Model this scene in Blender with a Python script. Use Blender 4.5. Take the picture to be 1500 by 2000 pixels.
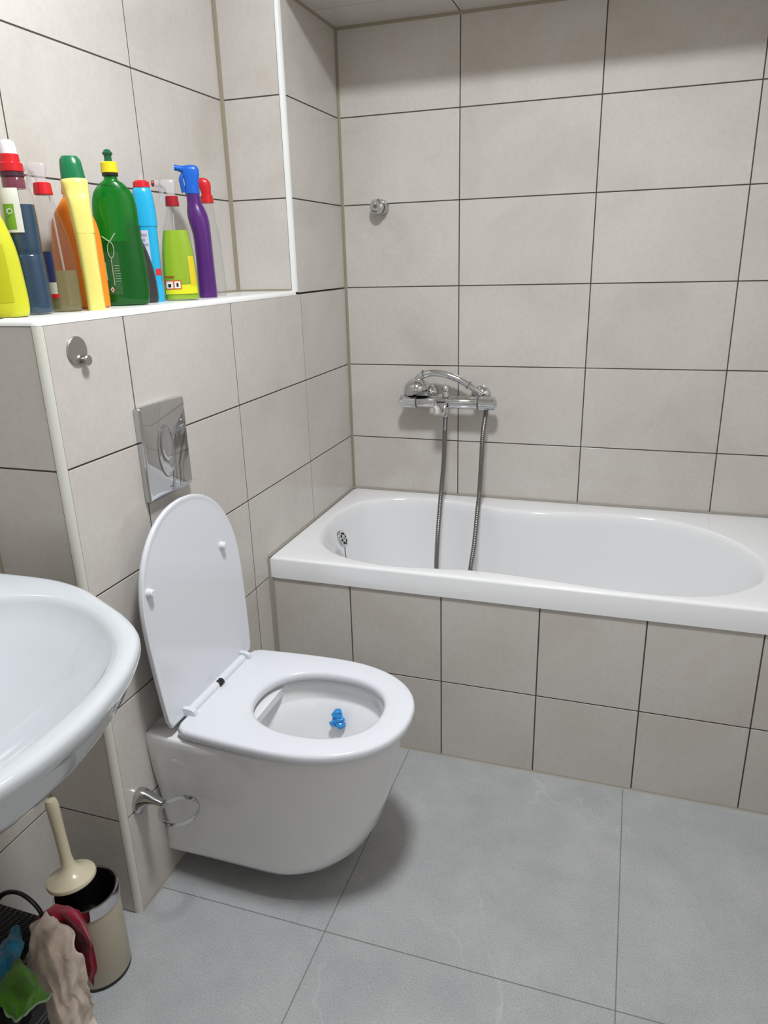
import bpy, bmesh, math, random
from mathutils import Vector, Matrix, noise
random.seed(7)
PI = math.pi
for o in list(bpy.data.objects): bpy.data.objects.remove(o)
SC = bpy.context.scene
COL = SC.collection

# ------------------------------------------------------------------ camera
cam_d = bpy.data.cameras.new('camera'); cam = bpy.data.objects.new('camera', cam_d); COL.objects.link(cam)
F_PX = 1430.3
cam_d.sensor_fit = 'HORIZONTAL'; cam_d.sensor_width = 36.0; cam_d.lens = 36.0*F_PX/1500.0
cam_d.clip_start = 0.02
Rv = Vector((0.949172, 0.313616, -0.026788)); Uv = Vector((-0.07783, 0.316315, 0.945456)); Fv = Vector((-0.304984, 0.895315, -0.324646))
M = Matrix(((Rv.x, Uv.x, -Fv.x), (Rv.y, Uv.y, -Fv.y), (Rv.z, Uv.z, -Fv.z))).to_4x4()
M.translation = Vector((0.9226, -2.376, 1.3331))
cam.matrix_world = M
SC.camera = cam
# ------------------------------------------------------------------ world, light, exposure
w = bpy.data.worlds.new('world'); SC.world = w; w.use_nodes = True
w.node_tree.nodes['Background'].inputs[0].default_value = (0.8, 0.85, 0.9, 1)
w.node_tree.nodes['Background'].inputs[1].default_value = 0.15
SC.view_settings.view_transform = 'Standard'; SC.view_settings.look = 'None'
SC.view_settings.exposure = 0.0; SC.view_settings.gamma = 1.0
SC.view_settings.use_curve_mapping = False
LAMP = Vector((0.68, -1.43, 2.54))
def area(name, loc, size, energy, color, shape='DISK', rot=(0, 0, 0), size_y=None):
    l = bpy.data.lights.new(name, 'AREA'); l.shape = shape; l.size = size; l.energy = energy; l.color = color
    if size_y: l.size_y = size_y
    o = bpy.data.objects.new(name, l); o.location = loc; o.rotation_euler = rot; COL.objects.link(o); return o
area('ceiling_lamp_light', (LAMP.x, LAMP.y, 2.466), 0.27, 33.0, (0.94, 0.972, 1.0))

# ------------------------------------------------------------------ materials
def mat(name, color, rough=0.4, metal=0.0, spec=0.5, coat=0.0, trans=0.0, ior=1.45, sub=0.0):
    m = bpy.data.materials.new(name); m.use_nodes = True
    b = m.node_tree.nodes['Principled BSDF']
    b.inputs['Base Color'].default_value = (*color, 1); b.inputs['Roughness'].default_value = rough
    b.inputs['Metallic'].default_value = metal; b.inputs['Specular IOR Level'].default_value = spec
    b.inputs['Coat Weight'].default_value = coat; b.inputs['Coat Roughness'].default_value = 0.05
    b.inputs['Transmission Weight'].default_value = trans; b.inputs['IOR'].default_value = ior
    return m
def nodes(m): return m.node_tree.nodes, m.node_tree.links, m.node_tree.nodes['Principled BSDF']
def N(nt, t, **kw):
    n = nt.new(t)
    for k, v in kw.items():
        if k in n.inputs.keys(): n.inputs[k].default_value = v
        else: setattr(n, k, v)
    return n
def ramp(nt, stops):
    r = nt.new('ShaderNodeValToRGB')
    while len(r.color_ramp.elements) < len(stops): r.color_ramp.elements.new(0.5)
    for e, (p, c) in zip(r.color_ramp.elements, stops):
        e.position = p; e.color = (*c, 1)
    return r
def add_bump(m, scale, strength, dist=0.001, detail=4, dims=None):
    nt, lk, b = nodes(m)
    tc = nt.new('ShaderNodeTexCoord'); n = N(nt, 'ShaderNodeTexNoise'); n.inputs['Scale'].default_value = scale; n.inputs['Detail'].default_value = detail
    bp = nt.new('ShaderNodeBump'); bp.inputs['Strength'].default_value = strength; bp.inputs['Distance'].default_value = dist
    lk.new(tc.outputs['Object'], n.inputs['Vector']); lk.new(n.outputs['Fac'], bp.inputs['Height']); lk.new(bp.outputs['Normal'], b.inputs['Normal'])

def tile_material():
    m = mat('beige_glazed_tile', (0.6, 0.56, 0.5), 0.16, spec=0.45)
    nt, lk, b = nodes(m)
    tc = nt.new('ShaderNodeTexCoord'); geo = nt.new('ShaderNodeNewGeometry')
    off = N(nt, 'ShaderNodeVectorMath', operation='SCALE'); comb = nt.new('ShaderNodeCombineXYZ')
    for i in range(3): lk.new(geo.outputs['Random Per Island'], comb.inputs[i])
    lk.new(comb.outputs[0], off.inputs[0]); off.inputs['Scale'].default_value = 13.0
    add = N(nt, 'ShaderNodeVectorMath', operation='ADD'); lk.new(tc.outputs['Object'], add.inputs[0]); lk.new(off.outputs[0], add.inputs[1])
    n1 = nt.new('ShaderNodeTexNoise'); n1.inputs['Scale'].default_value = 3.2; n1.inputs['Detail'].default_value = 6; n1.inputs['Roughness'].default_value = 0.55
    n1.inputs['Distortion'].default_value = 0.6
    lk.new(add.outputs[0], n1.inputs['Vector'])
    r1 = ramp(nt, [(0.30, (0.538, 0.500, 0.456)), (0.48, (0.585, 0.552, 0.511)), (0.62, (0.610, 0.580, 0.544)), (0.75, (0.588, 0.536, 0.488))])
    lk.new(n1.outputs['Fac'], r1.inputs[0])
    # fine light veins
    n2 = nt.new('ShaderNodeTexNoise'); n2.inputs['Scale'].default_value = 7.0; n2.inputs['Detail'].default_value = 3; n2.inputs['Distortion'].default_value = 1.6
    lk.new(add.outputs[0], n2.inputs['Vector'])
    r2 = ramp(nt, [(0.488, (0, 0, 0)), (0.5, (1, 1, 1)), (0.512, (0, 0, 0))])
    lk.new(n2.outputs['Fac'], r2.inputs[0])
    n3 = nt.new('ShaderNodeTexNoise'); n3.inputs['Scale'].default_value = 2.0; lk.new(add.outputs[0], n3.inputs['Vector'])
    r3 = ramp(nt, [(0.5, (0, 0, 0)), (0.62, (0.2, 0.2, 0.2))]); lk.new(n3.outputs['Fac'], r3.inputs[0])
    mu = N(nt, 'ShaderNodeMath', operation='MULTIPLY'); lk.new(r2.outputs[0], mu.inputs[0]); lk.new(r3.outputs[0], mu.inputs[1])
    mx = N(nt, 'ShaderNodeMix', data_type='RGBA'); lk.new(mu.outputs[0], mx.inputs[0]); lk.new(r1.outputs[0], mx.inputs[6]); mx.inputs[7].default_value = (0.70, 0.67, 0.63, 1)
    # fine grain
    n4 = nt.new('ShaderNodeTexNoise'); n4.inputs['Scale'].default_value = 90; n4.inputs['Detail'].default_value = 2; lk.new(add.outputs[0], n4.inputs['Vector'])
    r4 = ramp(nt, [(0.3, (0.965, 0.965, 0.965)), (0.7, (1.02, 1.02, 1.02))]); lk.new(n4.outputs['Fac'], r4.inputs[0])
    m2 = N(nt, 'ShaderNodeMix', data_type='RGBA', blend_type='MULTIPLY'); m2.inputs[0].default_value = 1; lk.new(mx.outputs[2], m2.inputs[6]); lk.new(r4.outputs[0], m2.inputs[7])
    lk.new(m2.outputs[2], b.inputs['Base Color'])
    bp = nt.new('ShaderNodeBump'); bp.inputs['Strength'].default_value = 0.12; bp.inputs['Distance'].default_value = 0.002
    lk.new(n1.outputs['Fac'], bp.inputs['Height']); lk.new(bp.outputs['Normal'], b.inputs['Normal'])
    return m
def floor_material():
    m = mat('grey_stone_floor_tile', (0.3, 0.3, 0.31), 0.42, spec=0.4)
    nt, lk, b = nodes(m)
    tc = nt.new('ShaderNodeTexCoord')
    n1 = nt.new('ShaderNodeTexNoise'); n1.inputs['Scale'].default_value = 7.0; n1.inputs['Detail'].default_value = 10; n1.inputs['Roughness'].default_value = 0.65
    lk.new(tc.outputs['Object'], n1.inputs['Vector'])
    r1 = ramp(nt, [(0.30, (0.350, 0.357, 0.367)), (0.5, (0.39, 0.396, 0.404)), (0.70, (0.435, 0.439, 0.446))]); lk.new(n1.outputs['Fac'], r1.inputs[0])
    n2 = nt.new('ShaderNodeTexNoise'); n2.inputs['Scale'].default_value = 330; n2.inputs['Detail'].default_value = 3; lk.new(tc.outputs['Object'], n2.inputs['Vector'])
    r2 = ramp(nt, [(0.3, (0.78, 0.78, 0.78)), (0.5, (0.98, 0.98, 0.98)), (0.72, (1.12, 1.12, 1.12))]); lk.new(n2.outputs['Fac'], r2.inputs[0])
    mx = N(nt, 'ShaderNodeMix', data_type='RGBA', blend_type='MULTIPLY'); mx.inputs[0].default_value = 1
    lk.new(r1.outputs[0], mx.inputs[6]); lk.new(r2.outputs[0], mx.inputs[7])
    n3 = nt.new('ShaderNodeTexNoise'); n3.inputs['Scale'].default_value = 2.3; n3.inputs['Detail'].default_value = 3; n3.inputs['Distortion'].default_value = 1.2; lk.new(tc.outputs['Object'], n3.inputs['Vector'])
    r3 = ramp(nt, [(0.494, (0, 0, 0)), (0.5, (0.4, 0.4, 0.4)), (0.506, (0, 0, 0))]); lk.new(n3.outputs['Fac'], r3.inputs[0])
    n5 = nt.new('ShaderNodeTexNoise'); n5.inputs['Scale'].default_value = 1.7; lk.new(tc.outputs['Object'], n5.inputs['Vector'])
    r5 = ramp(nt, [(0.52, (0, 0, 0)), (0.6, (1, 1, 1))]); lk.new(n5.outputs['Fac'], r5.inputs[0])
    mm = N(nt, 'ShaderNodeMath', operation='MULTIPLY'); lk.new(r3.outputs[0], mm.inputs[0]); lk.new(r5.outputs[0], mm.inputs[1])
    m3 = N(nt, 'ShaderNodeMix', data_type='RGBA'); lk.new(mm.outputs[0], m3.inputs[0]); lk.new(mx.outputs[2], m3.inputs[6]); m3.inputs[7].default_value = (0.55, 0.56, 0.57, 1)
    lk.new(m3.outputs[2], b.inputs['Base Color'])
    bp = nt.new('ShaderNodeBump'); bp.inputs['Strength'].default_value = 0.25; bp.inputs['Distance'].default_value = 0.001
    lk.new(n2.outputs['Fac'], bp.inputs['Height']); lk.new(bp.outputs['Normal'], b.inputs['Normal'])
    return m
def clear_plastic(name, tint, body, fac, edge=0.5):
    """see-through plastic: tinted transmission, some body colour, mirror sheen towards the rims"""
    m = mat(name, body, 0.25, spec=0.5)
    nt, lk, b = nodes(m)
    t = nt.new('ShaderNodeBsdfTransparent'); t.inputs[0].default_value = (*tint, 1)
    g = nt.new('ShaderNodeBsdfGlossy'); g.inputs['Roughness'].default_value = 0.06
    m1 = nt.new('ShaderNodeMixShader'); m1.inputs[0].default_value = fac
    lk.new(t.outputs[0], m1.inputs[1]); lk.new(b.outputs[0], m1.inputs[2])
    lw = nt.new('ShaderNodeLayerWeight'); lw.inputs['Blend'].default_value = 0.5
    pw = N(nt, 'ShaderNodeMath', operation='POWER'); pw.inputs[1].default_value = 4.0; lk.new(lw.outputs['Facing'], pw.inputs[0])
    ad = N(nt, 'ShaderNodeMath', operation='MULTIPLY_ADD'); ad.use_clamp = True; ad.inputs[1].default_value = edge; ad.inputs[2].default_value = 0.03; lk.new(pw.outputs[0], ad.inputs[0])
    m2 = nt.new('ShaderNodeMixShader'); lk.new(ad.outputs[0], m2.inputs[0]); lk.new(m1.outputs[0], m2.inputs[1]); lk.new(g.outputs[0], m2.inputs[2])
    lk.new(m2.outputs[0], nt['Material Output'].inputs['Surface'])
    return m
def cloth_material(name, color, color2=None, scale=300, bump=0.6):
    m = mat(name, color, 0.95, spec=0.1)
    nt, lk, b = nodes(m)
    b.inputs['Sheen Weight'].default_value = 0.3
    tc = nt.new('ShaderNodeTexCoord'); n = nt.new('ShaderNodeTexNoise'); n.inputs['Scale'].default_value = scale; n.inputs['Detail'].default_value = 3
    lk.new(tc.outputs['Object'], n.inputs['Vector'])
    c2 = color2 or tuple(c*0.6 for c in color)
    n6 = nt.new('ShaderNodeTexNoise'); n6.inputs['Scale'].default_value = 25; lk.new(tc.outputs['Object'], n6.inputs['Vector'])
    r = ramp(nt, [(0.4, c2), (0.62, color)]); lk.new(n6.outputs['Fac'], r.inputs[0]); lk.new(r.outputs[0], b.inputs['Base Color'])
    bp = nt.new('ShaderNodeBump'); bp.inputs['Strength'].default_value = bump; bp.inputs['Distance'].default_value = 0.002
    lk.new(n.outputs['Fac'], bp.inputs['Height']); lk.new(bp.outputs['Normal'], b.inputs['Normal'])
    return m
MT = tile_material()
MF = floor_material()
M_grout = mat('dark_grout', (0.085, 0.074, 0.062), 0.9, spec=0.1); add_bump(M_grout, 300, 0.3)
M_fgrout = mat('grey_floor_grout', (0.20, 0.205, 0.20), 0.9, spec=0.1)
M_caulk = mat('tan_sealant', (0.30, 0.262, 0.19), 0.5, spec=0.3)
M_trimw = mat('white_pvc_trim', (0.80, 0.81, 0.80), 0.28)
M_trimc = mat('cream_pvc_trim', (0.66, 0.65, 0.58), 0.3)
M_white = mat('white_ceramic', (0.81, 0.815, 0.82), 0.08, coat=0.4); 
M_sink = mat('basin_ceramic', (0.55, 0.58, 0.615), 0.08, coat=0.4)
M_acryl = mat('white_acrylic', (0.83, 0.835, 0.85), 0.12, coat=0.3)
M_seat = mat('white_seat_plastic', (0.72, 0.74, 0.79), 0.16, coat=0.2)
M_chrome = mat('chrome', (0.66, 0.67, 0.68), 0.07, metal=1.0)
M_plate = mat('mirror_chrome_plate', (0.56, 0.565, 0.575), 0.05, metal=1.0)
M_chromeold = mat('worn_chrome', (0.55, 0.56, 0.57), 0.22, metal=1.0); add_bump(M_chromeold, 120, 0.4)
M_steel = mat('brushed_steel', (0.50, 0.48, 0.46), 0.32, metal=1.0)
M_hose = mat('steel_hose', (0.24, 0.235, 0.23), 0.3, metal=1.0)
M_black = mat('black_plastic', (0.012, 0.012, 0.013), 0.35)
M_darkhole = mat('dark_hollow', (0.01, 0.01, 0.01), 0.7)
M_paint = mat('white_ceiling_paint', (0.78, 0.78, 0.76), 0.8)
M_beigepl = mat('beige_plastic', (0.60, 0.53, 0.38), 0.25)
M_beigelac = mat('cream_lacquered_metal', (0.50, 0.44, 0.33), 0.3)
M_line = mat('seam_grey', (0.12, 0.12, 0.13), 0.4)
M_lamp = mat('lamp_diffuser', (0.9, 0.9, 0.9), 0.4)
b_ = M_lamp.node_tree.nodes['Principled BSDF']; b_.inputs['Emission Color'].default_value = (0.97, 0.985, 1, 1); b_.inputs['Emission Strength'].default_value = 6

# ------------------------------------------------------------------ helpers
def link(name, me, m, parent=None, smooth=True, auto=None):
    o = bpy.data.objects.new(name, me); COL.objects.link(o)
    for mm in (m if isinstance(m, (list, tuple)) else [m]): me.materials.append(mm)
    if smooth:
        for p in me.polygons: p.use_smooth = True
        if auto is not None: me.set_sharp_from_angle(angle=math.radians(auto))
    if parent: o.parent = parent
    return o
def from_bm(name, bm, m, parent=None, smooth=True, auto=35):
    bmesh.ops.recalc_face_normals(bm, faces=bm.faces)
    me = bpy.data.meshes.new(name); bm.to_mesh(me); bm.free()
    return link(name, me, m, parent, smooth, auto)
def tag(o, label=None, cat=None, group=None, kind=None):
    if label: o['label'] = label
    if cat: o['category'] = cat
    if group: o['group'] = group
    if kind: o['kind'] = kind
    return o
def thing(name, label, cat, loc=(0, 0, 0), rz=0.0, group=None):
    o = bpy.data.objects.new(name, None); COL.objects.link(o); o.empty_display_size = 0.05
    o.location = loc; o.rotation_euler = (0, 0, rz)
    return tag(o, label, cat, group)
def box(bm, x0, x1, y0, y1, z0, z1, mi=0):
    vs = [bm.verts.new(p) for p in ((x0, y0, z0), (x1, y0, z0), (x1, y1, z0), (x0, y1, z0), (x0, y0, z1), (x1, y0, z1), (x1, y1, z1), (x0, y1, z1))]
    for f in ((0, 3, 2, 1), (4, 5, 6, 7), (0, 1, 5, 4), (1, 2, 6, 5), (2, 3, 7, 6), (3, 0, 4, 7)):
        bm.faces.new([vs[i] for i in f]).material_index = mi
    return vs
def loft(bm, rings, cap0=True, cap1=True, closed=True, mi=0):
    R = [[bm.verts.new(p) for p in r] for r in rings]
    n = len(R[0])
    for a, b in zip(R, R[1:]):
        for i in range(n if closed else n-1):
            j = (i+1) % n
            f = bm.faces.new((a[i], a[j], b[j], b[i])); f.material_index = mi
    if cap0: bm.faces.new(list(reversed(R[0]))).material_index = mi
    if cap1: bm.faces.new(R[-1]).material_index = mi
    return R
def lathe(bm, prof, seg=32, M=None, mi=0, cap0=True, cap1=True):
    rings = [[(r*math.cos(2*PI*i/seg), r*math.sin(2*PI*i/seg), z) for i in range(seg)] for r, z in prof]
    if M is not None: rings = [[M @ Vector(p) for p in r] for r in rings]
    return loft(bm, rings, cap0, cap1, mi=mi)
def frame(dirv, loc=(0, 0, 0), up=Vector((0, 0, 1))):
    z = Vector(dirv).normalized()
    if abs(z.dot(up)) > 0.99: up = Vector((0, 1, 0))
    x = up.cross(z).normalized(); y = z.cross(x)
    m = Matrix((x, y, z)).transposed().to_4x4(); m.translation = Vector(loc); return m
def catmull(P, n=8):
    P = [Vector(p) for p in P]; out = []
    Q = [2*P[0]-P[1]]+P+[2*P[-1]-P[-2]]
    for i in range(1, len(Q)-2):
        a, b, c, d = Q[i-1], Q[i], Q[i+1], Q[i+2]
        for k in range(n):
            t = k/n
            out.append(0.5*((2*b)+(c-a)*t+(2*a-5*b+4*c-d)*t*t+(3*b-a-3*c+d)*t**3))
    out.append(P[-1]); return out
def tube(bm, path, rad, seg=12, mi=0, caps=True, flat=1.0):
    P = [Vector(p) for p in path]; rings = []
    t0 = (P[1]-P[0]).normalized(); nrm = t0.orthogonal().normalized()
    for i, p in enumerate(P):
        t = ((P[min(i+1, len(P)-1)]-P[max(i-1, 0)])).normalized()
        nrm = (nrm-t*nrm.dot(t)).normalized(); bn = t.cross(nrm)
        r = rad(i/(len(P)-1)) if callable(rad) else rad
        rings.append([p+r*(math.cos(2*PI*k/seg)*nrm+flat*math.sin(2*PI*k/seg)*bn) for k in range(seg)])
    loft(bm, rings, caps, caps, mi=mi)
def disc_plate(bm, c, axis, r, t, seg=32, rnd=0.001, mi=0):
    lathe(bm, [(r-rnd*0.5, 0), (r, rnd*0.5), (r, t-rnd), (r-rnd, t)], seg, frame(axis, c), mi)
def cuts(lo, hi, org, step, mn=0.004):
    k = math.floor((lo-org)/step)+1; c = [lo]
    while org+k*step < hi-mn:
        v = org+k*step
        if v > lo+mn: c.append(v)
        k += 1
    return c+[hi]
def tiles(bm, mp, us, vs, g=0.0017, hole=None, mi_t=0, mi_g=1, back=0.012, flush=False):
    """raised bevelled tiles on a grout bed. mp(u,v,n) -> xyz; n is height off the face (<=0 is inside)"""
    e = 0.0007
    for a, b in zip(us, us[1:]):
        for c, d in zip(vs, vs[1:]):
            u0, u1, v0, v1 = a+g, b-g, c+g, d-g
            if u1-u0 < 0.003 or v1-v0 < 0.003: continue
            lo = [bm.verts.new(mp(u, v, -0.0025)) for u, v in ((u0, v0), (u1, v0), (u1, v1), (u0, v1))]
            m1 = [bm.verts.new(mp(u, v, -0.0004)) for u, v in ((u0, v0), (u1, v0), (u1, v1), (u0, v1))]
            hi = [bm.verts.new(mp(u, v, 0)) for u, v in ((u0+e, v0+e), (u1-e, v0+e), (u1-e, v1-e), (u0+e, v1-e))]
            for A, B in ((lo, m1), (m1, hi)):
                for i in range(4): bm.faces.new((A[i], A[(i+1) % 4], B[(i+1) % 4], B[i])).material_index = mi_t
            bm.faces.new(hi).material_index = mi_t
    u0, u1, v0, v1 = us[0], us[-1], vs[0], vs[-1]
    q = [mp(u, v, n) for n in (-back, -0.0012) for u, v in ((u0, v0), (u1, v0), (u1, v1), (u0, v1))]
    vs_ = [bm.verts.new(p) for p in q]
    for f in ((0, 3, 2, 1), (4, 5, 6, 7), (0, 1, 5, 4), (1, 2, 6, 5), (2, 3, 7, 6), (3, 0, 4, 7)):
        bm.faces.new([vs_[i] for i in f]).material_index = mi_g
def struct(name, bm, m, label=None, smooth=False):
    o = from_bm(name, bm, m, None, smooth)
    tag(o, label, None, None, 'structure'); return o

# ------------------------------------------------------------------ room dimensions
D = -0.1857          # deep left wall plane
YP = -0.389          # front of pillar and of the boxed-in ceiling over the bath
ZR, HR = 0.7488, 0.2512
XR, YB, ZC = 1.42, -2.80, 2.54
ZS = 1.259           # shelf surface
YE = -1.391          # near end of the boxed cistern wall
ZSOF = 1.9954
R0 = 0.012           # corner trim radius
TM = [MT, M_grout]
zc = lambda lo, hi: cuts(lo, hi, ZR, HR)

bm = bmesh.new(); tiles(bm, lambda u, v, n: (u, -n, v), cuts(0, XR, 0.3849, 0.403), zc(0, ZSOF+0.0)); struct('wall_back', bm, TM, 'beige tiled wall behind the bathtub')
bm = bmesh.new(); tiles(bm, lambda u, v, n: (XR-n, u, v), cuts(YB, 0, -0.3, 0.403), zc(0, ZC)); struct('wall_right', bm, TM, 'beige tiled wall at the foot of the bathtub')
bm = bmesh.new()
tiles(bm, lambda u, v, n: (D+n, u, v), cuts(YB, YP, -0.7823, 0.4), zc(0, ZC)); struct('wall_left', bm, TM, 'beige tiled wall behind the shelf and the washbasin')
bm = bmesh.new(); tiles(bm, lambda u, v, n: (u, YB+n, v), cuts(D, XR, 0.1, 0.403), zc(0, ZC)); struct('wall_front', bm, TM, 'beige tiled wall on the near side of the room')
# boxed-in cistern wall: front, end face, shelf
bm = bmesh.new()
tiles(bm, lambda u, v, n: (n, u, v), cuts(YE+R0, 0, -0.3586, 0.4059), zc(0, 1.2512-0.002), back=0.05)
tiles(bm, lambda u, v, n: (u, YE-n, v), [D, -R0], zc(0, 1.2472), back=0.05)
box(bm, D, -0.0135, YE+0.0135, YP, 1.20, ZS-0.0002, 2)
box(bm, D, -0.052, YE+0.052, 0, 0.0, 1.2, 1)
struct('wall_cistern', bm, TM+[M_trimw], 'half-height tiled wall with a white shelf top behind the toilet')
# pillar: front face and side flush with the cistern wall
bm = bmesh.new()
tiles(bm, lambda u, v, n: (u, YP-n, v), [D, -R0], zc(ZS, ZC), back=0.03)
tiles(bm, lambda u, v, n: (n, -u, v), [0.0, -YP-R0], zc(1.2512, ZC), back=0.03)
struct('wall_pillar', bm, TM, 'narrow tiled pillar between the shelf and the bathtub')
# boxed-in ceiling over the bath
bm = bmesh.new()
tiles(bm, lambda u, v, n: (u, v, ZSOF-n), cuts(0, XR, 0.3849, 0.403), [YP+R0, -0.172, 0], back=0.03)
tiles(bm, lambda u, v, n: (u, YP-n, v), cuts(0, XR, 0.3849, 0.403), [ZSOF+R0, 2.005, 2.2562, ZC], back=0.03)
struct('ceiling_over_bath', bm, TM, 'low tiled ceiling box over the bathtub')
bm = bmesh.new(); box(bm, D-0.05, XR+0.05, YB-0.05, 0.05, ZC, ZC+0.05); struct('ceiling', bm, M_paint, 'white ceiling')
bm = bmesh.new()
tiles(bm, lambda u, v, n: (u, v, n), [D, 0.402, 0.988, XR], [YB, -1.922, -1.313, -0.66], g=0.0010, back=0.03)
struct('floor', bm, [MF, M_fgrout], 'grey stone tiled floor')
# bath front panel
YT = -0.679
bm = bmesh.new()
tiles(bm, lambda u, v, n: (u, YT-n, v), cuts(0.006, XR, 0.2395, 0.2561), [0.0, 0.2396, 0.498], back=0.02)
struct('wall_bath_panel', bm, TM, 'beige tiled front panel below the bathtub rim')

# trims -------------------------------------------------------------
def quarter(bm, axis, a0, a1, c, sx, sy, r=R0, n=8, mi=0):
    """quarter-round strip along axis; c centre; arcs from +sx to +sy"""
    def P(t, u, v):
        return {'z': (u, v, t), 'y': (u, t, v), 'x': (t, u, v)}[axis]
    prof = [(c[0]+sx*r*math.cos(k/n*PI/2), c[1]+sy*r*math.sin(k/n*PI/2)) for k in range(n+1)]
    prof += [(c[0], c[1])]
    loft(bm, [[P(t, u, v) for u, v in prof] for t in (a0, a1)])
bm = bmesh.new(); quarter(bm, 'z', 0.0, 1.2465, (-R0, YE+R0), 1, -1, r=R0+0.0006); struct('trim_1', bm, M_trimc, 'cream corner strip down the near edge of the cistern wall', True)
bm = bmesh.new()
quarter(bm, 'y', YE+R0, YP, (-R0, ZS-R0), 1, 1, r=R0+0.0006)
quarter(bm, 'x', D, -R0, (YE+R0, ZS-R0), -1, 1, r=R0+0.0006)
# ball corner
n = 8
rings = []
for i in range(n+1):
    ph = i/n*PI/2
    rings.append([(-R0+(R0+0.0006)*math.cos(ph)*math.cos(k/n*PI/2), YE+R0-(R0+0.0006)*math.cos(ph)*math.sin(k/n*PI/2), ZS-R0+(R0+0.0006)*math.sin(ph)) for k in range(n+1)])
loft(bm, rings, False, False, closed=False)
struct('trim_2', bm, M_trimw, 'white edge strip along the front of the shelf', True)
bm = bmesh.new(); quarter(bm, 'z', ZS-0.004, ZC, (-R0, YP+R0), 1, -1, r=R0+0.0006)
quarter(bm, 'x', 0.0, XR, (YP+R0, ZSOF+R0), -1, -1, r=R0+0.0006); struct('trim_3', bm, M_trimw, 'white corner strip up the edge of the pillar', True)
def bead(bm, p, q, d1, d2, r=0.006):
    p, q, d1, d2 = map(Vector, (p, q, d1, d2))
    loft(bm, [[c, c+d1*r, c+(d1+d2)*r*0.32, c+d2*r] for c in (p, q)])
bm = bmesh.new()
bead(bm, (0, 0, 0.558), (0, 0, ZSOF), (1, 0, 0), (0, -1, 0), 0.0075)
bead(bm, (0, 0, ZSOF), (XR, 0, ZSOF), (0, -1, 0), (0, 0, -1), 0.0075)
bead(bm, (0, YP+R0, ZSOF), (0, 0, ZSOF), (1, 0, 0), (0, 0, -1), 0.006)
bead(bm, (D, YP, ZS), (D, YP, ZC), (1, 0, 0), (0, -1, 0), 0.009)
bead(bm, (D, YP, ZS), (-R0, YP, ZS), (0, -1, 0), (0, 0, 1), 0.005)
bead(bm, (D, YE, ZS), (D, YP, ZS), (1, 0, 0), (0, 0, 1), 0.005)
bead(bm, (D, YE, 0), (D, YE, ZS-0.01), (1, 0, 0), (0, -1, 0), 0.006)
struct('trim_4', bm, M_caulk, 'tan sealant in the inside corners of the tiling', False)
bm = bmesh.new()
bead(bm, (0, -0.684, 0.558), (0, -0.004, 0.558), (1, 0, 0), (0, 0, 1), 0.005)
bead(bm, (0, -0.003, 0.558), (XR, -0.003, 0.558), (0, -1, 0), (0, 0, 1), 0.0045)
bead(bm, (0, YT-0.002, 0), (0, YT-0.002, 0.556), (1, 0, 0), (0, -1, 0), 0.010)
bead(bm, (0, YE+0.01, 0), (0, YT, 0), (1, 0, 0), (0, 0, 1), 0.005)
bead(bm, (0.0, YT, 0), (XR, YT, 0), (0, -1, 0), (0, 0, 1), 0.005)
struct('trim_5', bm, mat('grey_beige_sealant', (0.33, 0.31, 0.26), 0.55), 'grey-beige sealant round the bathtub and along the floor', False)

# ------------------------------------------------------------------ bathtub
def radial(poly, c, angs, sx=1.0):
    """distance-resampled outline: intersect rays from c (angles in squashed space) with polygon"""
    out = []
    P = [Vector((p[0], p[1])) for p in poly]; C = Vector(c)
    for a in angs:
        d = Vector((math.cos(a)*sx, math.sin(a)))
        best = None
        for p, q in zip(P, P[1:]+P[:1]):
            e = q-p; den = d.x*e.y-d.y*e.x
            if abs(den) < 1e-12: continue
            w_ = p-C
            t = (w_.x*e.y-w_.y*e.x)/den; s = (w_.x*d.y-w_.y*d.x)/den
            if t > 0 and -1e-9 <= s <= 1+1e-9 and (best is None or t < best): best = t
        out.append(C+d*best)
    return out
def smooth_closed(P, n=6):
    P = [Vector((*p[:2], 0)) for p in P]; L = len(P); out = []
    for i in range(L):
        a, b, c, d = P[i-1], P[i], P[(i+1) % L], P[(i+2) % L]
        for k in range(n):
            t = k/n
            out.append(0.5*((2*b)+(c-a)*t+(2*a-5*b+4*c-d)*t*t+(3*b-a-3*c+d)*t**3))
    return out
def rrect(x0, x1, y0, y1, r, n=6):
    P = []
    for cx, cy, a0 in ((x1-r, y1-r, 0), (x0+r, y1-r, PI/2), (x0+r, y0+r, PI), (x1-r, y0+r, 3*PI/2)):
        for k in range(n+1): P.append((cx+r*math.cos(a0+k/n*PI/2), cy+r*math.sin(a0+k/n*PI/2)))
    return P
hole = [(0.062, -0.43), (0.050, -0.34), (0.056, -0.248), (0.086, -0.157), (0.155, -0.098), (0.247, -0.068), (0.355, -0.067), (0.469, -0.090), (0.558, -0.112), (0.658, -0.118), (0.753, -0.108),
        (0.909, -0.088), (1.059, -0.100), (1.180, -0.180), (1.262, -0.290), (1.290, -0.400), (1.272, -0.500), (1.217, -0.580), (1.135, -0.632), (1.043, -0.652), (0.926, -0.652), (0.803, -0.640), (0.673, -0.628),
        (0.578, -0.624), (0.471, -0.636), (0.346, -0.650), (0.240, -0.634), (0.150, -0.590), (0.092, -0.515)]
hole = smooth_closed(hole, 6)
TC = (0.66, -0.36)
botm = smooth_closed([(0.21, -0.36), (0.23, -0.25), (0.32, -0.20), (0.6, -0.19), (0.85, -0.19), (0.98, -0.24), (1.02, -0.36), (0.98, -0.47), (0.85, -0.53), (0.6, -0.53), (0.32, -0.52), (0.23, -0.47)], 6)
x0, x1, y0, y1 = 0.003, XR-0.003, -0.684, -0.003
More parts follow.
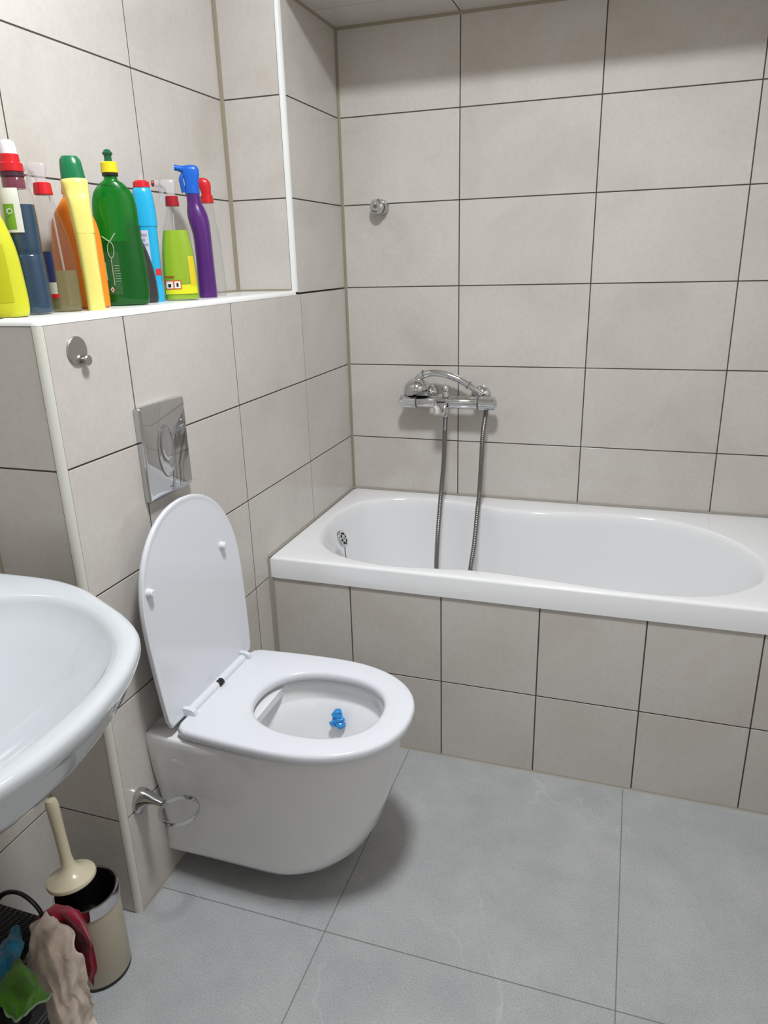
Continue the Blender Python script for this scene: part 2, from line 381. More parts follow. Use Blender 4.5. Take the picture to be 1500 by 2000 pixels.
ca = [math.atan2(yy-TC[1], (xx-TC[0])/1.9) % (2*PI) for xx in (x0, x1) for yy in (y0, y1)]
angs = sorted(list(2*PI*i/180 for i in range(180))+ca)
hp = radial(hole, TC, angs, 1.9); bp_ = radial(botm, TC, angs, 1.9)
def rect_ring(inset, r=0.004): return radial(rrect(x0+inset, x1-inset, y0+inset, y1-inset, r, 4), TC, angs, 1.9)
rings = []
ZT = 0.558
for ins, z in ((0.022, 0.497), (0.0, 0.497), (0.0, 0.551), (0.0015, 0.5555), (0.005, 0.5578), (0.012, 0.5582)):
    rings.append([(p.x, p.y, z) for p in rect_ring(ins)])
def grow(ps, f, c=TC):
    out = []
    n_ = len(ps)
    for i, p in enumerate(ps):
        t = (ps[(i+1) % n_]-ps[i-1]).normalized(); nr = Vector((t.y, -t.x, 0)) if len(t) == 3 else Vector((t.y, -t.x))
        out.append(p+nr*f)
    return out
for f, z in ((0.010, 0.5580), (0.004, 0.5565), (0.0, 0.5525), (-0.004, 0.545)):
    rings.append([(p.x, p.y, z) for p in grow(hp, f)])
ins = grow(hp, -0.004)
for s in (0.06, 0.15, 0.27, 0.40, 0.54, 0.68, 0.80, 0.89, 0.955, 0.99, 1.0):
    z = 0.545-0.385*s
    k = 0.42*s+0.58*(s**4.5)
    rings.append([(a.x*(1-k)+b.x*k, a.y*(1-k)+b.y*k, z) for a, b in zip(ins, bp_)])
for k, z in ((0.85, 0.1580), (0.5, 0.1565), (0.1, 0.1555)):
    rings.append([(TC[0]+(b.x-TC[0])*k, TC[1]+(b.y-TC[1])*k, z) for b in bp_])
tub = thing('bathtub', 'white acrylic bathtub set into the tiled panel by the back wall', 'bathtub', (0.66, -0.36, 0.16))
bm = bmesh.new(); loft(bm, rings, False, True)
tubm = from_bm('tub_shell', bm, M_acryl, None, True, 50)
def adopt(o, parent):
    o.parent = parent
    o.matrix_parent_inverse = Matrix.Translation(-Vector(parent.location)) if parent.rotation_euler.z == 0 else (Matrix.Translation(parent.location) @ Matrix.Rotation(parent.rotation_euler.z, 4, 'Z')).inverted()
    return o
adopt(tubm, tub)
# overflow grille on the drain-end wall of the tub
bm = bmesh.new()
ov = Vector((0.106, -0.392, 0.513)); ax = Vector((1, 0.08, 0.42)).normalized(); MX = frame(ax, ov)
lathe(bm, [(0.027, -0.004), (0.028, 0.002), (0.0265, 0.0055), (0.012, 0.0068), (0.002, 0.0070)], 36, MX)
for k in range(8):
    a = 2*PI*k/8
    lathe(bm, [(0.0045, 0.0055), (0.0044, 0.0074), (0.001, 0.0075)], 12, MX @ Matrix.Translation((0.0160*math.cos(a), 0.0160*math.sin(a), 0)), mi=1)
lathe(bm, [(0.003, 0.0062), (0.0028, 0.0078), (0.001, 0.0080)], 12, MX, mi=1)
o = adopt(from_bm('overflow_grille', bm, [M_chrome, M_darkhole]), tub); o['label'] = 'round chrome overflow grille with dark holes'
bm = bmesh.new()
tube(bm, catmull([ov+Vector((0.009, -0.003, -0.022)), ov+Vector((0.018, -0.016, -0.06)), ov+Vector((0.05, -0.02, -0.17)), ov+Vector((0.12, 0.0, -0.33)), (0.27, -0.37, 0.165)], 10), 0.0018, 6)
adopt(from_bm('plug_chain', bm, M_hose), tub)
bm = bmesh.new(); lathe(bm, [(0.030, 0.1575), (0.030, 0.160), (0.022, 0.162), (0.002, 0.1625)], 28, Matrix.Translation((0.29, -0.36, 0)))
adopt(from_bm('drain', bm, M_chrome), tub)

# ------------------------------------------------------------------ bath mixer
mx_ = thing('bath_mixer', 'chrome bar mixer tap with two end knobs mounted on the wall above the bathtub', 'tap', (0.365, -0.001, 0.895))
MZ, MY = 0.893, -0.072
def X(m): return frame((1, 0, 0), m)
bm = bmesh.new()
lathe(bm, [(0.0185, 0), (0.0195, 0.0015), (0.0195, 0.2), (0.0185, 0.2015)], 32, X((0.264, MY, MZ)))
# central hub swelling
rings = []
for i in range(13):
    t = i/12; x = 0.338+0.058*t; s = 1+0.10*math.sin(PI*t)**1.5
    rings.append([(x, MY+0.0192*s*math.cos(2*PI*k/28), MZ+0.0192*(s if math.sin(2*PI*k/28) < 0 else 1+0.1*(s-1))*math.sin(2*PI*k/28)) for k in range(28)])
loft(bm, rings)
adopt(from_bm('body', bm, M_chrome), mx_)
for xa, xb, sgn in ((0.207, 0.261, -1), (0.468, 0.522, 1)):
    bm = bmesh.new(); rings = []
    seg = 60
    for x, rr in ((xa, 0.016), (xa+0.003, 0.0205), (xb-0.002, 0.0215), (xb, 0.020)) if sgn < 0 else ((xa, 0.020), (xa+0.002, 0.0215), (xb-0.003, 0.0205), (xb, 0.016)):
        rings.append([(x, MY+(rr-(0.0008 if k % 3 == 0 else 0))*math.cos(2*PI*k/seg), MZ+(rr-(0.0008 if k % 3 == 0 else 0))*math.sin(2*PI*k/seg)) for k in range(seg)])
    loft(bm, rings)
    kn = adopt(from_bm('knob', bm, M_chrome, auto=20), mx_)
    xe = xa if sgn < 0 else xb
    bm = bmesh.new(); lathe(bm, [(0.012, 0), (0.012, 0.003), (0.010, 0.0045)], 24, frame((sgn, 0, 0), (xe, MY, MZ)))
    adopt(from_bm('end_cap', bm, M_chrome), mx_)
    bm = bmesh.new(); lathe(bm, [(0.0205, 0), (0.0205, 0.0022)], 32, X(((xb+0.0005) if sgn < 0 else xa-0.0028, MY, MZ)))
    adopt(from_bm('gap_ring', bm, M_line), mx_)
for x in (0.286, 0.462):
    bm = bmesh.new()
    lathe(bm, [(0.034, 0.0), (0.034, 0.004), (0.030, 0.010), (0.019, 0.014), (0.014, 0.018), (0.014, 0.05), (0.016, 0.052), (0.016, 0.066)], 36, frame((0, -1, 0), (x, -0.0005, MZ+0.012)))
    adopt(from_bm('wall_flange', bm, M_chrome), mx_)
# spout: flat tapering lip pointing down and forward from the hub
bm = bmesh.new(); rings = []
for y, z, hw, hh in ((-0.082, 0.902, 0.022, 0.012), (-0.094, 0.904, 0.0215, 0.0085), (-0.106, 0.896, 0.0205, 0.007), (-0.116, 0.882, 0.0195, 0.0065), (-0.122, 0.868, 0.019, 0.007), (-0.124, 0.862, 0.018, 0.0065)):
    rings.append([(0.352+hw*math.copysign(abs(math.cos(a))**0.25, math.cos(a)), y-hh*0.8*math.copysign(abs(math.sin(a))**0.4, math.sin(a)), z+hh*0.6*math.copysign(abs(math.sin(a))**0.4, math.sin(a))) for a in [2*PI*k/32 for k in range(32)]])
loft(bm, rings); adopt(from_bm('spout', bm, M_chrome, auto=40), mx_)
bm = bmesh.new(); box(bm, 0.340, 0.366, -0.1145, -0.108, 0.9005, 0.9022); adopt(from_bm('logo_mark', bm, M_line, None, False), mx_)
bm = bmesh.new()
lathe(bm, [(0.012, 0.0), (0.0125, 0.004), (0.009, 0.012), (0.008, 0.017), (0.0135, 0.024), (0.0145, 0.031), (0.011, 0.037), (0.003, 0.039)], 28, Matrix.Translation((0.362, -0.076, 0.911)))
adopt(from_bm('diverter_knob', bm, M_chrome), mx_)
bm = bmesh.new(); lathe(bm, [(0.011, 0.0), (0.011, 0.012), (0.0095, 0.014), (0.0095, 0.030), (0.008, 0.032)], 24, frame((0, 0, -1), (0.366, -0.098, 0.884)))
adopt(from_bm('hose_outlet', bm, M_chrome), mx_)

# hand shower lying on the mixer
hs = thing('hand_shower', 'chrome hand shower with curved handle lying on top of the bath mixer', 'shower head', (0.36, -0.07, 0.93))
bm = bmesh.new()
hx = Vector((0.256, -0.062, 0.938)); hd = Vector((-0.30, -0.12, 1.0)).normalized(); MH = frame(hd, hx)
lathe(bm, [(0.037, -0.016), (0.0435, -0.010), (0.044, -0.002), (0.042, 0.003), (0.0395, 0.004), (0.036, 0.012), (0.027, 0.021), (0.014, 0.027), (0.003, 0.029)], 40, MH)
o = adopt(from_bm('shower_head', bm, M_chrome), hs)
bm = bmesh.new(); lathe(bm, [(0.0355, -0.0175), (0.0365, -0.015)], 40, MH)
o = adopt(from_bm('spray_face', bm, M_black), hs); o['label'] = 'black spray face'
bm = bmesh.new()
tube(bm, catmull([(0.262, -0.062, 0.962), (0.276, -0.060, 0.974), (0.305, -0.058, 0.984), (0.345, -0.057, 0.982), (0.392, -0.056, 0.968), (0.430, -0.056, 0.948)], 8), lambda t: 0.0118-0.0012*t, 20)
adopt(from_bm('handle', bm, M_chrome), hs)
for p, q in (((0.281, -0.0595, 0.980), (0.284, -0.0594, 0.981)), ((0.430, -0.056, 0.948), (0.433, -0.056, 0.946))):
    bm = bmesh.new(); tube(bm, [p, q], 0.0128, 24); adopt(from_bm('joint_ring', bm, M_line), hs)

bm = bmesh.new()
tube(bm, catmull([(0.430, -0.056, 0.948), (0.452, -0.056, 0.934), (0.478, -0.055, 0.918)], 6), lambda t: 0.0105-0.003*t, 20)
adopt(from_bm('handle_end', bm, M_chrome), hs)

# hose
hose = catmull([(0.366, -0.098, 0.856), (0.364, -0.100, 0.80), (0.361, -0.102, 0.704), (0.356, -0.112, 0.618), (0.356, -0.142, 0.538), (0.359, -0.180, 0.462), (0.363, -0.212, 0.369), (0.372, -0.24, 0.27), (0.39, -0.27, 0.20),
                (0.42, -0.30, 0.170), (0.45, -0.30, 0.172), (0.468, -0.28, 0.215), (0.476, -0.25, 0.30), (0.480, -0.228, 0.381), (0.484, -0.188, 0.46), (0.483, -0.142, 0.549), (0.483, -0.112, 0.61), (0.485, -0.099, 0.711),
                (0.485, -0.080, 0.794), (0.488, -0.050, 0.86), (0.487, -0.048, 0.90), (0.478, -0.055, 0.916)], 40)
bm = bmesh.new()
npt = len(hose)
def hr(t):
    k = int(round(t*(npt-1))); return 0.0078 if k % 3 else 0.0066
tube(bm, hose, hr, 12)
tag(from_bm('shower_hose', bm, M_hose, auto=70), 'ribbed steel shower hose looping from the mixer down into the bathtub', 'hose')

# hair/scratch free: round chrome shower hook on the wall
hk = thing('shower_bracket', 'small round chrome shower bracket with a slot high on the back wall', 'hook', (0.135, -0.0005, 1.49))
bm = bmesh.new()
lathe(bm, [(0.021, 0), (0.0225, 0.003), (0.0225, 0.024), (0.021, 0.027)], 36, frame((0, -1, 0), (0.137, -0.0005, 1.492)))
adopt(from_bm('base', bm, M_chromeold), hk)
bm = bmesh.new()
MB_ = frame((-0.25, -1, 0.05), (0.133, -0.027, 1.492))
rings = []
for z, r in ((0, 0.020), (0.006, 0.0225), (0.016, 0.0225), (0.020, 0.019)):
    ring = []
    for k in range(48):
        a = 2*PI*k/48; rr = r
        d_ = abs(((a-PI*0.5+PI) % (2*PI))-PI)
        if d_ < 0.22: rr = r*0.35
        ring.append(MB_ @ Vector((rr*math.cos(a), rr*math.sin(a), z)))
    rings.append(ring)
loft(bm, rings); adopt(from_bm('swivel_head', bm, M_chrome, auto=30), hk)
bm = bmesh.new(); lathe(bm, [(0.006, 0.019), (0.006, 0.0212)], 16, MB_); adopt(from_bm('screw', bm, M_line), hk)

# ------------------------------------------------------------------ disc towel hook on cistern wall
dh = thing('wall_hook', 'round flat steel hook on the cistern wall under the shelf', 'hook', (0.0005, -1.31, 1.197))
bm = bmesh.new(); disc_plate(bm, (0.0005, -1.31, 1.199), (1, 0, 0), 0.0245, 0.0035, 40); adopt(from_bm('back_disc', bm, M_steel), dh)
bm = bmesh.new(); lathe(bm, [(0.005, 0.002), (0.005, 0.006), (0.009, 0.008), (0.0095, 0.011), (0.008, 0.0125)], 24, frame((1, 0.0, -0.05), (0.001, -1.297, 1.181)))
adopt(from_bm('peg', bm, M_steel), dh)

# ------------------------------------------------------------------ flush plate
fp = thing('flush_plate', 'chrome rectangular flush plate with an oval dual button above the toilet lid', 'flush plate', (0.0005, -1.10, 0.976))
fy0, fy1, fz0, fz1 = -1.181, -1.024, 0.876, 1.071
bm = bmesh.new(); rings = []
for ins, x in ((0.002, 0.0), (0.0, 0.001), (0.0, 0.011), (0.0012, 0.0132), (0.0035, 0.0142)):
    rings.append([(x, p[0], p[1]) for p in rrect(fy0+ins, fy1-ins, fz0+ins, fz1-ins, 0.005, 5)])
loft(bm, rings, True, True)
adopt(from_bm('cover', bm, M_plate, auto=25), fp)
def oval(cy, cz, a, b, x, n=64, e=2.0):
    return [(x, cy+a*math.copysign(abs(math.cos(t))**(2/e), math.cos(t)), cz+b*math.copysign(abs(math.sin(t))**(2/e), math.sin(t))) for t in [2*PI*k/n for k in range(n)]]
oc = (-1.108, 0.969)
bm = bmesh.new(); loft(bm, [oval(*oc, 0.0285, 0.0555, 0.0142), oval(*oc, 0.0285, 0.0555, 0.0147)]); adopt(from_bm('button_gap', bm, M_line), fp)
bm = bmesh.new(); loft(bm, [oval(*oc, 0.0273, 0.0541, 0.0142), oval(*oc, 0.0273, 0.0541, 0.0150), oval(*oc, 0.0265, 0.053, 0.0155), oval(*oc, 0.020, 0.045, 0.0163), oval(*oc, 0.004, 0.008, 0.0166)])
adopt(from_bm('large_button', bm, M_plate), fp)
oc2 = (-1.106, 0.984)
bm = bmesh.new(); loft(bm, [oval(*oc2, 0.0218, 0.0375, 0.0155), oval(*oc2, 0.0218, 0.0375, 0.0171)]); adopt(from_bm('button_seam', bm, M_line), fp)
bm = bmesh.new(); loft(bm, [oval(*oc2, 0.0207, 0.0362, 0.0155), oval(*oc2, 0.0207, 0.0362, 0.0175), oval(*oc2, 0.0195, 0.0345, 0.0182), oval(*oc2, 0.012, 0.024, 0.0177), oval(*oc2, 0.002, 0.006, 0.0175)])
adopt(from_bm('small_button', bm, M_plate), fp)
bm = bmesh.new()
for i in range(3): box(bm, 0.0142, 0.0146, -1.110+0.004*i, -1.1075+0.004*i, 0.8905, 0.8925)
adopt(from_bm('maker_mark', bm, M_line, None, False), fp)

# ------------------------------------------------------------------ toilet
TY = -1.117
toi = thing('toilet', 'white wall-hung toilet with its lid raised in front of the cistern wall', 'toilet', (0.0, TY, 0.07))
def dshape(xb, xf, xs, hwb, hw, n=22, r=0.0, e=2.15):
    """outline from back-left round the front; xb back, xf front, xs where the curve starts"""
    P = []
    if r > 0:
        for k in range(7):
            a = PI+k/6*PI/2; P.append((xb+r+r*math.cos(a), -hwb+r+r*math.sin(a)))
    else: P.append((xb, -hwb))
    for k in range(1, 6): P.append((xb+(xs-xb)*k/6+ (r*(1-k/6) if r else 0), -(hwb+(hw-hwb)*math.sin(k/6*PI/2))))
    for k in range(n+1):
        a = -PI/2+PI*k/n
        P.append((xs+(xf-xs)*abs(math.cos(a))**(2/e), math.copysign(hw*abs(math.sin(a))**(2/e), math.sin(a))))
    for k in range(5, 0, -1): P.append((xb+(xs-xb)*k/6+(r*(1-k/6) if r else 0), (hwb+(hw-hwb)*math.sin(k/6*PI/2))))
    if r > 0:
        for k in range(7):
            a = PI/2+k/6*PI/2; P.append((xb+r+r*math.cos(a), hwb-r+r*math.sin(a)))
    else: P.append((xb, hwb))
    return P
TA = [2*PI*k/96 for k in range(96)]
def ring3(poly, z, c): return [(p.x, TY+p.y, z) for p in radial(poly, c, TA, 1.3)]
bm = bmesh.new(); rings = []
CT = (0.29, 0.0)
for z, xf, hb, hw in ((0.064, 0.33, 0.144, 0.132), (0.065, 0.365, 0.147, 0.143), (0.070, 0.392, 0.149, 0.150), (0.082, 0.418, 0.150, 0.156), (0.105, 0.442, 0.152, 0.161), (0.15, 0.466, 0.156, 0.166),
                      (0.22, 0.487, 0.162, 0.173), (0.30, 0.504, 0.168, 0.179), (0.37, 0.517, 0.173, 0.182), (0.388, 0.5195, 0.1735, 0.1825), (0.394, 0.518, 0.172, 0.181), (0.397, 0.513, 0.168, 0.177)):
    rings.append(ring3(dshape(0.0005, xf, 0.25, hb, hw, e=2.25), z, CT))
def sup(cx, cy, a, b, z, e=2.2): 
    P = [(cx+a*math.copysign(abs(math.cos(t))**(2/e), math.cos(t)), cy+b*math.copysign(abs(math.sin(t))**(2/e), math.sin(t))) for t in [2*PI*k/120 for k in range(120)]]
    return ring3(P, z, (cx, cy))
for cx, a, b, z in ((0.325, 0.158, 0.137, 0.397), (0.325, 0.152, 0.131, 0.393), (0.325, 0.150, 0.129, 0.380), (0.325, 0.151, 0.130, 0.348), (0.324, 0.146, 0.124, 0.342), (0.319, 0.133, 0.111, 0.325), (0.308, 0.113, 0.094, 0.29), (0.29, 0.090, 0.075, 0.245), (0.27, 0.070, 0.058, 0.205), (0.255, 0.05, 0.044, 0.17), (0.25, 0.04, 0.036, 0.14)):
    rings.append(sup(cx, 0, a, b, z))
loft(bm, rings, True, True)
adopt(from_bm('bowl', bm, M_white, auto=60), toi)
# flush distributor ledge at the back of the bowl
bm = bmesh.new(); rings = []
for x, z0, xt in ((0.150, 0.366, 0.150), (0.199, 0.366, 0.200), (0.202, 0.370, 0.204)):
    rings.append([(x, TY-0.116, z0), (x, TY+0.116, z0), (xt, TY+0.116, 0.391), (xt, TY-0.116, 0.391)])
loft(bm, rings); adopt(from_bm('flush_ledge', bm, M_white, None, False), toi)
bm = bmesh.new(); lathe(bm, [(0.001, 0.186), (0.056, 0.186)], 40, Matrix.Translation((0.262, TY, 0)), cap0=True, cap1=False)
adopt(from_bm('water', bm, mat('still_water', (0.75, 0.8, 0.8), 0.02, trans=0.9, ior=1.33)), toi)
# seat
so = dshape(0.076, 0.541, 0.30, 0.178, 0.188, r=0.028, e=2.2)
bm = bmesh.new(); CS = (0.33, 0.0)
outl = radial(so, CS, TA, 1.3)
hp_ = [(0.330+0.144*math.copysign(abs(math.cos(t))**(2/2.25), math.cos(t)), 0.118*math.copysign(abs(math.sin(t))**(2/2.25), math.sin(t))) for t in [2*PI*k/120 for k in range(120)]]
inn = radial(hp_, CS, TA, 1.3)
def gr(ps, f): return [(p.x, TY+p.y) for p in grow(ps, f)]
rings = []
for ps, f, z in ((inn, 0.002, 0.4025), (outl, -0.004, 0.4025), (outl, -0.001, 0.404), (outl, 0, 0.407), (outl, 0, 0.4165), (outl, -0.0015, 0.4205), (outl, -0.005, 0.4232), (outl, -0.010, 0.424), (inn, 0.012, 0.4235), (inn, 0.004, 0.4215), (inn, 0.0, 0.416), (inn, 0.0, 0.406), (inn, 0.002, 0.4025)):
    rings.append([(x, y, z) for x, y in gr(ps, f)])
loft(bm, rings, False, False); seat = adopt(from_bm('seat', bm, M_seat, auto=50), toi)
for sx_, sy_ in ((0.40, 0.155), (0.40, -0.155), (0.16, 0.15), (0.16, -0.15)):
    bm = bmesh.new(); lathe(bm, [(0.007, 0.3965), (0.007, 0.404)], 16, Matrix.Translation((sx_, TY+sy_, 0)))
    adopt(from_bm('seat_bumper', bm, M_seat), toi)
# hinge bar between lid and seat
bm = bmesh.new()
lathe(bm, [(0.009, 0), (0.0105, 0.002), (0.0105, 0.236), (0.009, 0.238)], 24, frame((0, 1, 0), (0.079, -1.236, 0.4255)))
adopt(from_bm('hinge_bar', bm, M_seat), toi)
for y in (-1.243, -0.997):
    bm = bmesh.new(); rings = []
    for yy in (y, y+0.011):
        rings.append([(xx, yy, zz) for xx, zz in ((0.050, 0.421), (0.052, 0.436), (0.060, 0.4395), (0.085, 0.4395), (0.096, 0.435), (0.099, 0.424), (0.09, 0.421))])
    loft(bm, rings); adopt(from_bm('hinge', bm, M_seat, auto=30), toi)
bm = bmesh.new(); lathe(bm, [(0.0085, 0), (0.0092, 0.001), (0.0092, 0.017), (0.0085, 0.018)], 20, frame((0, 1, 0), (0.0830, -1.124, 0.4275)))
o = adopt(from_bm('hinge_clip', bm, M_black), toi); o['label'] = 'black clip in the middle of the hinge'
# lid, leaning back to the wall: local v along lid, u across, n normal facing the room
lo_ = Vector((0.0725, TY, 0.4195)); lv = Vector((-0.028, 0, 0.449)).normalized(); LL = 0.452; ln = Vector((lv.z, 0, -lv.x))
lp = dshape(0.0, LL, LL-0.215, 0.176, 0.189, r=0.006, e=2.15)
lc = (0.22, 0.0); lpo = radial(lp, lc, TA, 1.3)
bm = bmesh.new(); rings = []
def L3(u, v, n_): return lo_+lv*v+Vector((0, 1, 0))*u+ln*n_
for f, n_ in ((-0.004, -0.013), (-0.001, -0.011), (0, -0.008), (0, -0.004), (-0.001, -0.001), (-0.004, 0.0), (-0.008, -0.0012), (-0.016, -0.0018)):
    rings.append([L3(p.y, p.x, n_) for p in grow(lpo, f)])
loft(bm, rings, True, True); adopt(from_bm('lid', bm, M_seat, auto=50), toi)
for u, v in ((0.118, 0.300), (-0.160, 0.305)):
    bm = bmesh.new(); p = L3(u, v, -0.003); lathe(bm, [(0.0095, 0), (0.0095, 0.004), (0.008, 0.013), (0.0065, 0.0145)], 24, frame(ln, p))
    adopt(from_bm('lid_bumper', bm, M_seat), toi)

# blue rim-block residue in the bowl
bm = bmesh.new()
bc = Vector((0.333, -1.026, 0.317))
BLUE_AT = bc
for dx, dy, dz, r in ((0, 0, 0, 0.013), (-0.002, 0.002, 0.012, 0.012), (-0.006, 0.006, 0.005, 0.009), (0.008, -0.004, -0.008, 0.012), (-0.010, -0.008, -0.006, 0.008), (0.000, 0.004, 0.020, 0.009), (0.010, -0.002, 0.004, 0.008), (-0.006, -0.012, -0.008, 0.005)):
    b2 = bmesh.new(); bmesh.ops.create_icosphere(b2, subdivisions=3, radius=r)
    for v in b2.verts:
        k = noise.noise(v.co*160+Vector((dx, dy, dz))*900); v.co *= 1+0.35*k; v.co.z *= 0.75
        v.co += bc+Vector((dx, dy, dz))
    me_ = bpy.data.meshes.new('t'); b2.to_mesh(me_); b2.free(); bm.from_mesh(me_); bpy.data.meshes.remove(me_)
M_blue = mat('blue_gel', (0.02, 0.26, 0.66), 0.15, spec=0.7)
tag(from_bm('toilet_freshener', bm, M_blue, auto=60), 'bright blue gel freshener lump stuck inside the toilet bowl', 'freshener')

# ------------------------------------------------------------------ washbasin
wb = thing('washbasin', 'white ceramic wall-mounted washbasin at the left edge in front of the shelf wall', 'sink', (D, -1.85, 0.85))
half = [(-0.10, -1.500), (0.035, -1.496), (0.115, -1.513), (0.175, -1.541), (0.247, -1.580), (0.303, -1.626), (0.343, -1.700), (0.366, -1.790), (0.370, -1.85)]
YW = -1.85
full = half+[(x, 2*YW-y) for x, y in reversed(half[:-1])]
full = [(D+0.001, -1.512), (D+0.03, -1.504)]+full+[(D+0.03, 2*YW+1.504), (D+0.001, 2*YW+1.512)]
CW = (0.10, YW)
def open_smooth(P, n=6):
    return [(p.x, p.y) for p in catmull([(x, y, 0) for x, y in P], n)]
fulls = open_smooth(full, 5)
WA = [2*PI*k/120 for k in range(120)]
wo = radial(fulls, CW, WA, 1.0)
inh = [(-0.09, -1.85), (-0.085, -1.74), (-0.055, -1.635), (0.009, -1.577), (0.089, -1.555), (0.183, -1.576), (0.264, -1.632), (0.308, -1.694), (0.330, -1.762), (0.338, -1.85)]
infull = inh+[(x, 2*YW-y) for x, y in reversed(inh[1:-1])]
wi = radial(smooth_closed(infull, 6), CW, WA, 1.0)
def toward(ps, k, c=CW, wall=True):
    out = []
    for p in ps:
        x = c[0]+(p.x-c[0])*k; y = c[1]+(p.y-c[1])*k
        out.append((x, y))
    return out
def wallkeep(ps, k, cx):
    out = []
    for p in ps:
        x = cx+(p.x-cx)*k; y = YW+(p.y-YW)*k
        out.append((max(x, D+0.001), y))
    return out
rings = []
for k, cx, z in ((0.12, 0.02, 0.655), (0.25, 0.02, 0.658), (0.42, 0.03, 0.672), (0.60, 0.04, 0.700), (0.76, 0.05, 0.735), (0.88, 0.05, 0.768), (0.945, 0.02, 0.795), (0.970, -0.05, 0.812), (0.985, -0.1, 0.822)):
    rings.append([(x, y, z) for x, y in wallkeep(wo, k, cx)])
for f, z in ((-0.003, 0.826), (-0.0, 0.834), (0.0, 0.843), (-0.002, 0.848), (-0.006, 0.8505), (-0.012, 0.851)):
    rings.append([(max(p.x, D+0.001), p.y, z) for p in grow(wo, f)])
for f, z in ((0.006, 0.8500), (0.0, 0.8470), (-0.006, 0.840), (-0.014, 0.828)):
    rings.append([(p.x, p.y, z) for p in grow(wi, f)])
wi2 = grow(wi, -0.014)
for k, z in ((0.92, 0.812), (0.82, 0.790), (0.68, 0.765), (0.5, 0.742), (0.3, 0.725), (0.12, 0.716), (0.06, 0.714)):
    rings.append([(0.10+(p.x-0.10)*k, YW+(p.y-YW)*k, z) for p in wi2])
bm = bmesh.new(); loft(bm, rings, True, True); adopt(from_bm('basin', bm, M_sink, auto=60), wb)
bm = bmesh.new(); lathe(bm, [(0.024, 0.7135), (0.023, 0.717), (0.012, 0.716), (0.002, 0.7165)], 28, Matrix.Translation((0.10, YW, 0)))
adopt(from_bm('drain', bm, M_chrome), wb)
bm = bmesh.new()
lathe(bm, [(0.024, 0), (0.023, 0.01), (0.021, 0.09), (0.022, 0.13), (0.010, 0.14)], 28, Matrix.Translation((-0.135, YW, 0.8505)))
tube(bm, catmull([(-0.135, YW, 0.94), (-0.09, YW, 0.965), (-0.02, YW, 0.965), (0.005, YW, 0.945)], 8), 0.012, 16)
tube(bm, [(-0.135, YW, 0.985), (-0.135, YW, 1.0), (-0.10, YW, 1.02), (-0.06, YW, 1.035)], 0.007, 12)
tag(from_bm('basin_tap', bm, M_chrome), 'chrome single-lever tap standing on the washbasin, beyond the left edge', 'tap')
bm = bmesh.new()
tube(bm, catmull([(0.10, YW, 0.66), (0.10, YW, 0.58), (0.09, YW, 0.50), (0.06, YW, 0.475), (0.03, YW, 0.50), (0.02, YW, 0.53), (-0.02, YW, 0.545), (-0.10, YW, 0.545), (D+0.002, YW, 0.545)], 8), 0.017, 18)
tag(from_bm('drain_trap', bm, M_chrome), 'chrome drain trap under the washbasin', 'pipe')
av = thing('angle_valve', 'dark chrome angle valve on the wall under the washbasin at the left edge', 'valve', (D, -1.566, 0.345))
bm = bmesh.new(); lathe(bm, [(0.020, 0), (0.019, 0.004), (0.008, 0.007), (0.008, 0.03), (0.010, 0.032), (0.010, 0.055), (0.006, 0.06)], 24, frame((1, 0, 0), (D, -1.566, 0.345)))
adopt(from_bm('valve_body', bm, M_chromeold), av)
bm = bmesh.new(); tube(bm, [(D+0.045, -1.566, 0.345), (D+0.050, -1.553, 0.358), (D+0.054, -1.543, 0.370)], 0.0062, 14)
adopt(from_bm('valve_handle', bm, M_chromeold), av)
bm = bmesh.new(); tube(bm, catmull([(D+0.045, -1.566, 0.35), (D+0.040, -1.60, 0.42), (D+0.06, -1.66, 0.55), (D+0.06, -1.75, 0.66), (D+0.05, -1.80, 0.70)], 8), 0.005, 10)
adopt(from_bm('supply_hose', bm, M_hose), av)

# ------------------------------------------------------------------ glass-holder ring
rh = thing('ring_holder', 'empty chrome tumbler ring holder on the cistern wall beside the toilet', 'holder', (0.0005, -1.337, 0.262))
bm = bmesh.new(); rings = []
for t, x, zc_, ry, rz_ in ((0, 0.0005, 0.260, 0.024, 0.031), (0.2, 0.006, 0.261, 0.024, 0.031), (0.4, 0.014, 0.269, 0.020, 0.024), (0.6, 0.028, 0.275, 0.015, 0.015), (0.8, 0.045, 0.276, 0.011, 0.008), (1, 0.066, 0.2745, 0.009, 0.0055)):
    rings.append([(x, -1.337-0.10*x+ry*math.cos(a), zc_+rz_*math.sin(a)) for a in [2*PI*k/28 for k in range(28)]])
loft(bm, rings); adopt(from_bm('arm', bm, M_chromeold), rh)
bm = bmesh.new(); c_ = Vector((0.108, -1.349, 0.270)); rings = []
for k in range(64):
    a = 2*PI*k/64; rr = 0.0405
    rings.append([c_+Vector(((rr+d[0])*math.cos(a), (rr+d[0])*math.sin(a), d[1])) for d in ((-0.0012, -0.0045), (0.0012, -0.0045), (0.0018, 0), (0.0012, 0.0045), (-0.0012, 0.0045), (-0.0018, 0))])
rings.append(rings[0]); loft(bm, rings, False, False); bmesh.ops.remove_doubles(bm, verts=bm.verts, dist=1e-6)
adopt(from_bm('ring', bm, M_chrome, auto=40), rh)

